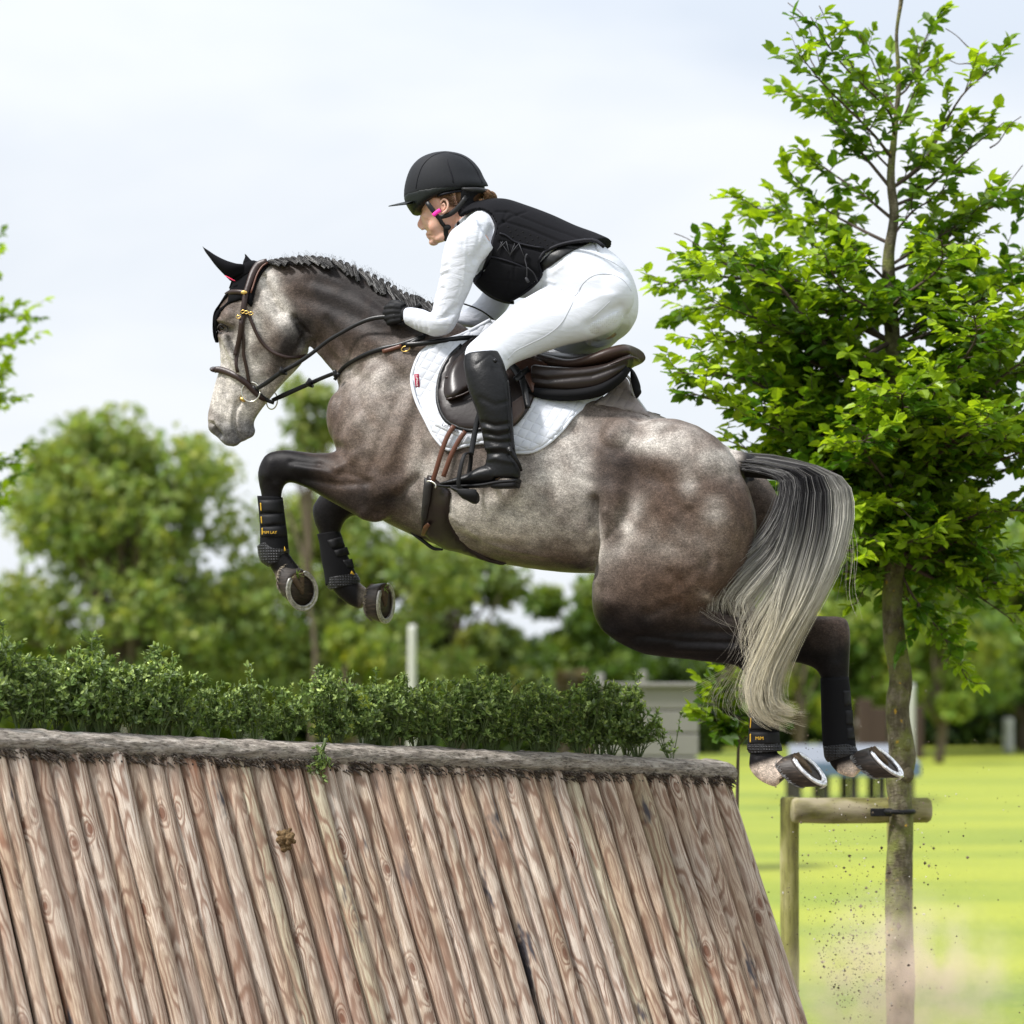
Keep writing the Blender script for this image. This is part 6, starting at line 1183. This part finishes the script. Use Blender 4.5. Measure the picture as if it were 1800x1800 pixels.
def grow(limbs, trunk_at, R, tipbias=0, dens=1.0, ll=.075):
    """limbs: (tip point, start point, thickness, leafy). Returns wood MB and leaf arrays"""
    wood = MB(); B = []; D = []; Nn = []; Ln = []; C = []
    for tip, st, th, leafy in limbs:
        tip = np.array(tip, float); st = np.array(st, float); v = tip-st; L = np.linalg.norm(v); side = np.cross(v, (0, 0, 1.)); side /= np.linalg.norm(side)+1e-9
        k = R.normal(0, .05, 4)*L; P = np.array([st, st+v*.3+side*k[0]+np.array((0, 0, k[1]-.03*L)), st+v*.65+side*k[2]+np.array((0, 0, k[3]+.03*L)), tip]); wood.add(*tube(P, [th, th*.75, th*.5, .0022], 7, 6)); Q = crom(P, 60); T = np.gradient(Q, axis=0); T /= np.linalg.norm(T, axis=1)[:, None]
        if not leafy: continue
        nt = int((int(L*15*dens)+4)*leafy); lt = R.uniform(0, 1)
        for j in range(nt):
            f = .18+.82*(j+R.random())/nt; i = min(59, int(f*59)); q = Q[i]; t = T[i]; s = 1 if j % 2 else -1; hs = np.cross(t, (0, 0, 1.)); hs /= np.linalg.norm(hs)+1e-9
            d = hs*s*R.uniform(.4, 1.0)+t*R.uniform(.3, .9)+R.normal(0, .22, 3)+np.array((0, 0, R.uniform(-.10, .35))); d /= np.linalg.norm(d); tl = R.uniform(.12, .30)*(1.15-.55*f)*min(1.3, .5+L*.7)
            tw = np.array([q, q+d*tl*.5+R.normal(0, .012, 3), q+d*tl+R.normal(0, .018, 3)+np.array((0, 0, .01))]); wood.add(*tube(tw, [.0028, .0020, .0011], 4, 3)); W_ = crom(tw, 20); m = int(tl/.019)+3; young = R.beta(1.2, 2.2)*(.35+.9*f)*(1.0 if R.random() < .8 else 1.6)
            for u in range(m):
                e = min(19, int(19*(u+.5)/m)+2); p = W_[min(e, 19)]; a = d*.55+np.cross(d, (0, 0, 1.))*(1 if u % 2 else -1)*R.uniform(.5, 1.0)+R.normal(0, .28, 3)
                if u >= m-2: a = d+R.normal(0, .35, 3)+np.array((0, 0, .1))
                B.append(p); D.append(a+np.array((0, 0, R.uniform(-.35, .2)))); Nn.append(np.array((0, 0, 1.))+R.normal(0, .38, 3)); Ln.append(ll*R.uniform(.62, 1.12)*(.8 if u >= m-1 else 1)); 
                yy = min(1, young*(.6+.8*u/m)*R.uniform(.7, 1.3)); C.append(np.array((.062, .155, .015))*(1-yy)*R.uniform(.75, 1.3)+np.array((.42, .57, .03))*yy)
    return wood, np.array(B), np.array(D), np.array(Nn), np.array(Ln), np.array(C)
def young_tree():
    base = at(1582, 1208+F*CH/TD, TD); root = empty('young_tree', (base[0], TD, 0), 'young bright green leafy tree with a slim mottled trunk, tied to a post frame', 'tree')
    T = [(1583,1850,52),(1582,1700,50),(1580,1560,46),(1584,1440,44),(1580,1370,44),(1586,1330,46),(1578,1250,42),(1583,1190,40),(1572,1120,38),(1568,1060,36),(1574,980,34),(1572,860,32),(1576,740,30),(1570,620,28),(1564,520,25),(1562,450,20),(1572,380,17),(1566,310,14),(1574,220,10),(1580,140,8),(1576,60,6),(1586,-20,8),(1584,-110,5)]
    P = np.array([at(x, y, TD+.02*math.sin(y*.01)) for x, y, w in T]); P[0, 2] = -.05; r = [w/F*TD/2 for _, _, w in T]; V, Fc = tube(P, r, 22, 7)
    c = np.repeat(crom(P, (len(P)-1)*7+1), 22, 0); nz = np.array([mnoise.noise(Vector((v[0]*14, v[1]*14, v[2]*6)))*.10+mnoise.noise(Vector((v[0]*40, v[1]*40, v[2]*22)))*.05 for v in V]); V = c+(V-c)*(1+nz[:, None])
    mb = MB(); mb.add(V, Fc); mb.add(*ball(at(1596, 1362, TD-.03), (.028, .03, .035))); mb.add(*ball(at(1594, 1310, TD-.03), (.025, .028, .03))); mb.build('trunk', BARK, root)
    R = np.random.default_rng(21); tr = crom(P, 300); pr = proj(tr)
    def start(y): return tr[int(np.argmin(np.abs(pr[:, 1]-y)))]
    Ls = [(1150,500,600),(1190,548,650),(1225,470,600),(1300,358,520),(1262,432,560),(1240,600,700),(1190,655,770),(1215,690,800),(1288,778,850),(1385,300,430),(1378,160,330),(1395,255,390),(1405,95,280),(1425,30,240),(1330,560,690),(1350,650,770),(1330,470,610),(1420,720,810),(1400,800,870),(1370,860,910),(1450,1000,965),(1505,1062,970),(1470,935,930),(1430,390,500),(1470,440,560),(1500,150,300),(1510,60,200),(1440,590,700),(1490,700,780),(1440,1040,990),(1500,850,890),(1250,530,640),(1320,700,800),(1300,620,730),
          (1655,30,170),(1640,110,240),(1700,215,330),(1690,300,420),(1765,215,360),(1760,110,330),(1790,345,480),(1690,400,520),(1740,350,470),(1810,450,600),(1840,540,680),(1860,640,760),(1870,760,860),(1860,880,930),(1790,990,960),(1840,1060,980),(1700,1195,985),(1655,1110,990),(1740,700,820),(1720,560,690),(1760,640,740),(1900,600,750),(1930,700,820),(1900,840,900),(1680,860,900),(1750,930,950),(1690,1000,970),(1780,1090,985),(1650,470,580),(1640,620,720),(1650,760,830),(1700,460,600),(1790,560,700)]
    limbs = []
    for i, (x, y, y0) in enumerate(Ls):
        s = start(y0); dz = R.normal(0, .28); e = at(x, y, TD+dz); d = abs(x-1575)/400; limbs.append((e, s, .004+.010*min(1.2, d), .62 if y < 340 else 1.0))
    for i in range(58):       # limbs running towards and away from the camera
        y0 = 430+560*R.beta(2.0, 1.2) if i < 38 else R.uniform(820, 1000); a = R.uniform(0, 2*math.pi); prof = np.interp(y0, (80, 300, 550, 800, 1000), (.2, .45, .85, 1.05, .85))*R.uniform(.6, 1); s = start(y0); e = s+np.array((math.cos(a)*.75, math.sin(a), R.uniform(.12, .38) if y0 < 900 else R.uniform(-.10, .12)))*prof; limbs.append((e, s, .010, True))
    for x, y, x0, y0 in ((1392,28,1440,130),(1385,5,1470,190),(1185,410,1250,440),(1662,50,1720,95),(1668,105,1715,115),(1795,205,1740,260),(1798,290,1730,370),(1440,10,1500,120)): limbs.append((at(x, y, TD), at(x0, y0, TD), .004, False))
    w, B, D, Nn, Ln, C = grow(limbs, start, R, dens=1.35)
    w.build('branches', TWIG, root); V, Fc = leaves(B, D, Nn, Ln, .68, .30); link('foliage', V, Fc, TREEL, root, False, np.repeat(C, 6, 0)); print('tree leaves', len(B))
young_tree()
def edge_tree():
    Y = 19.0; x0 = (-230-900)*Y/F; R = np.random.default_rng(5); root = empty('edge_tree', (x0, Y, 0), 'tree at the left edge of the picture, only leafy branch tips reaching in', 'tree')
    P = np.array([(x0, Y, -.05), (x0+.03, Y, 1.5), (x0-.02, Y, 3), (x0, Y, 4.6)]); MB().add(*tube(P, [.07, .06, .045, .02], 14, 5)).build('trunk', BARK, root)
    limbs = []
    for x, y in ((46,555),(30,600),(10,655),(36,810),(20,850),(-2,432),(-20,500),(0,700),(10,880),(-90,600)): e = at(x, y, Y+R.normal(0, .25)); limbs.append((e, np.array((x0, Y, e[2]-.5)), .014, True))
    w, B, D, Nn, Ln, C = grow(limbs, None, R, dens=1.0, ll=.075); w.build('branches', TWIG, root); V, Fc = leaves(B, D, Nn, Ln, .62, .3); link('foliage', V, Fc, TREEL, root, False, np.repeat(np.clip(C*1.05+np.array((.02,.015,0)), 0, 1), 6, 0))
edge_tree()
def sapling():
    Y = 14.2; R = np.random.default_rng(8); b = at(1292, 1800, Y); root = empty('sapling', (b[0], Y, 0), 'slender sapling with round green leaves seen below the near hind leg', 'sapling')
    top = at(1300, 1165, Y); MB().add(*tube([(b[0], Y, -.03), at(1296, 1400, Y), at(1300, 1260, Y), top], [.010, .008, .005, .002], 8)).build('stem', TWIG, root)
    limbs = [(at(x, y, Y+R.normal(0, .06)), at(1299, y0, Y), .003, True) for x, y, y0 in ((1240,1222,1265),(1225,1255,1290),(1275,1190,1240),(1330,1185,1235),(1345,1250,1280),(1320,1280,1310),(1262,1268,1300))]
    w, B, D, Nn, Ln, C = grow(limbs, None, R, dens=1.0, ll=.075); w.build('twigs', TWIG, root); V, Fc = leaves(B, D, Nn, Ln, .75, .25); link('foliage', V, Fc, TREEL, root, False, np.repeat(C*.72, 6, 0))
sapling()
def guardmat():
    g = M('mossy_post', .85, .2); o = g.obj(); n = g.noise(g.scale(o, (8, 8, 2.5)), 1.5, 5, .65); f = g.noise(g.scale(o, (120, 120, 8)), 1.0, 4, .7); c = g.ramp(n, (.32, (.15, .13, .06)), (.5, (.25, .24, .075)), (.7, (.36, .33, .16))); c = g.mix(g.ramp(f, (.35, .6), (.5, 0)), c, (.09, .075, .035)); g.col(c); g.bump(f, .5, .004); return g.m
def guardmatX():
    g = M('mossy_rail', .85, .2); o = g.obj(); n = g.noise(g.scale(o, (2.5, 8, 8)), 1.5, 5, .65); f = g.noise(g.scale(o, (8, 120, 120)), 1.0, 4, .7); sp = g.n('ShaderNodeSeparateXYZ', {0: o}); c = g.ramp(n, (.32, (.09, .08, .03)), (.5, (.20, .19, .05)), (.68, (.33, .29, .16))); c = g.mix(g.ramp(f, (.35, .6), (.5, 0)), c, (.09, .075, .035)); c = g.mix(g.ramp(g.noise(g.scale(o, (3, 5, 5)), 1.2, 3), (.45, 0), (.6, .75)), c, (.36, .31, .22)); g.col(c); g.bump(f, .5, .004); return g.m
GPM, GRM = guardmat(), guardmatX()
def guard():
    Y = 14.12; r = empty('tree_support', (at(1490, 1500, Y)[0], Y, 0), 'mossy round-timber frame of two posts and a crossbar holding the young tree', 'support frame')
    def log(p0, p1, rad, mat, nm, seed=0, rd_end=True):
        p0, p1 = np.array(p0), np.array(p1); n = 40; P = [p0+(p1-p0)*t for t in np.linspace(0, 1, n)]; e = .012/np.linalg.norm(p1-p0); P[1] = p0+(p1-p0)*e; P[-2] = p1-(p1-p0)*e; rr = [rad]*n; rr[0] = rr[-1] = rad*.86
        V, Fc = tube(P, rr, 26, 1); c = np.repeat(np.array(P), 26, 0); nz = np.array([mnoise.noise(Vector(v)*9+Vector((seed, 0, 0)))*.06 for v in V]); MB().add(c+(V-c)*(1+nz[:, None]), Fc).build(nm, mat, r)
    k = Y/F
    a = at(1388, 1402, Y+.03); log((a[0], a[1], -.1), (a[0], a[1], a[2]+.002), 16.5*k, GPM, 'post', 1)
    a = at(1583, 1420, Y+.17); log((a[0], a[1], -.1), (a[0]-.003, a[1], a[2]), 22.5*k, GPM, 'post', 7)
    a, b = at(1393, 1425, Y-.085), at(1634, 1424, Y-.0); log(a, b, 22.5*k, GRM, 'crossbar', 3)
    mb = MB(); mb.add(*box(at(1549, 1428, Y-.152), (.095, .022, .036))); mb.add(*tube([at(1556,1427,Y-.16), at(1566,1427,Y-.19), at(1584,1428,Y-.20), at(1602,1427,Y-.17), at(1606,1427,Y-.1)], .012, 8, 4)); o = mb.build('tree_tie', RUB, r, False); bevel(o, .004)
guard()
# ------------------------------------------------------------ kicked-up dirt and dust
def takeoff():
    g = M('sandy_dirt', .95, .1); o = g.obj(); n = g.noise(o, 6, 5, .7); n2 = g.noise(o, 60, 4, .7); g.col(g.mix(n2, g.ramp(n, (.3, (.15, .118, .092)), (.7, (.30, .245, .20))), (.20, .16, .12))); g.bump(n2, .8, .02)
    n_ = 70; xs = np.linspace(-9, 5.5, n_); ys = np.linspace(1, 14.2, n_); V = []; 
    for y in ys:
        for x in xs:
            e = max(abs(x+1.7)/7.2, abs(y-7.6)/6.6); V.append((x, y, .035*(1-ss(np.array(e), .8, 1.0))*1.0+.02*mnoise.noise(Vector((x*2, y*2, 0)))+.045-.11*float(ss(np.array(e), .86, 1.0))))
    Fc = np.array([(j*n_+i, j*n_+i+1, (j+1)*n_+i+1, (j+1)*n_+i) for j in range(n_-1) for i in range(n_-1)]); tag(link('sandy_track', V, Fc, g.m, origin=(0, 0, 0)), 'sandy brown dirt track worn in front of and under the jump', 'track', kind='structure')
takeoff()
def dirt():
    R = np.random.default_rng(31); mb_v = []; mb_f = []; cc = []; n = 2300; ico = np.array([(1, 0, 0), (-1, 0, 0), (0, 1, 0), (0, -1, 0), (0, 0, 1), (0, 0, -1)], float); fi = np.array([(0, 2, 4), (2, 1, 4), (1, 3, 4), (3, 0, 4), (2, 0, 5), (1, 2, 5), (3, 1, 5), (0, 3, 5)])
    for i in range(n):
        q = R.random()
        if q < .52: x, y = R.normal(1490, 62), R.normal(1690, 62)
        elif q < .85: x, y = R.normal(1520, 85), R.normal(1560, 110)
        elif q < .93: x, y = R.uniform(1240, 1800), R.uniform(1300, 1800)
        else: x, y = R.normal(1480, 70), R.normal(1330, 90)
        if x < 1340+.3*(y-1350) and y > 1330 and R.random() < .8: continue
        s = R.lognormal(0, .5)*.0022*(1 if q < .85 else .9); p = at(x, y, R.uniform(13.0, 13.9)); mb_v.append(p+ico*s*R.uniform(.5, 1.4, (6, 3))); mb_f.append(fi+6*len(mb_f)); t = R.random()
        cc.append(np.tile(np.array((.06, .042, .032)) if t < .6 else (np.array((.17, .13, .10)) if t < .88 else np.array((.55, .52, .48))), (6, 1)))
    g = M('flying_soil', .95, .1); g.t.links.new(g.attr().outputs[0], g.b.inputs['Base Color']); tag(link('flying_dirt', np.vstack(mb_v), np.vstack(mb_f), g.m, None, False, np.vstack(cc)), 'spray of dark soil crumbs thrown up by the hind hooves', 'dirt', kind='stuff')
dirt()
def dust():
    c = at(1585, 1735, 13.3); V, Fc = ball((0, 0, 0), 1.0, 32, 20); V = V*np.array((.62, .42, .50)); m = bpy.data.materials.new('dust'); m.use_nodes = True; t = m.node_tree; t.nodes.clear(); N = lambda k: t.nodes.new(k)
    o = N('ShaderNodeOutputMaterial'); v = N('ShaderNodeVolumePrincipled'); tc_ = N('ShaderNodeTexCoord'); mp_ = N('ShaderNodeMapping'); mp_.inputs['Scale'].default_value = (1/.62, 1/.42, 1/.50); ln = N('ShaderNodeVectorMath'); ln.operation = 'LENGTH'; mr = N('ShaderNodeMapRange'); ns_ = N('ShaderNodeTexNoise'); ns_.inputs['Scale'].default_value = 8; ns_.inputs['Detail'].default_value = 4; mr2 = N('ShaderNodeMapRange'); mu = N('ShaderNodeMath'); mu.operation = 'MULTIPLY'
    L = t.links.new; L(tc_.outputs['Object'], mp_.inputs[0]); L(mp_.outputs[0], ln.inputs[0]); L(ln.outputs['Value'], mr.inputs[0]); L(tc_.outputs['Object'], ns_.inputs[0]); L(ns_.outputs[0], mr2.inputs[0]); mr.interpolation_type = 'SMOOTHSTEP'
    for k, x in zip(range(1, 5), (.15, 1.0, 1.0, 0.0)): mr.inputs[k].default_value = x
    for k, x in zip(range(1, 5), (.38, .66, .0, 4.8)): mr2.inputs[k].default_value = x
    L(mr.outputs[0], mu.inputs[0]); L(mr2.outputs[0], mu.inputs[1]); L(mu.outputs[0], v.inputs['Density']); v.inputs['Color'].default_value = (1.0, .84, .73, 1); v.inputs['Density Attribute'].default_value = ''; L(v.outputs[0], o.inputs['Volume'])
    ob = link('dust_cloud', V+c, Fc, m, origin=c); tag(ob, 'pale brown dust cloud drifting at the foot of the young tree', 'dust', kind='stuff')
dust()
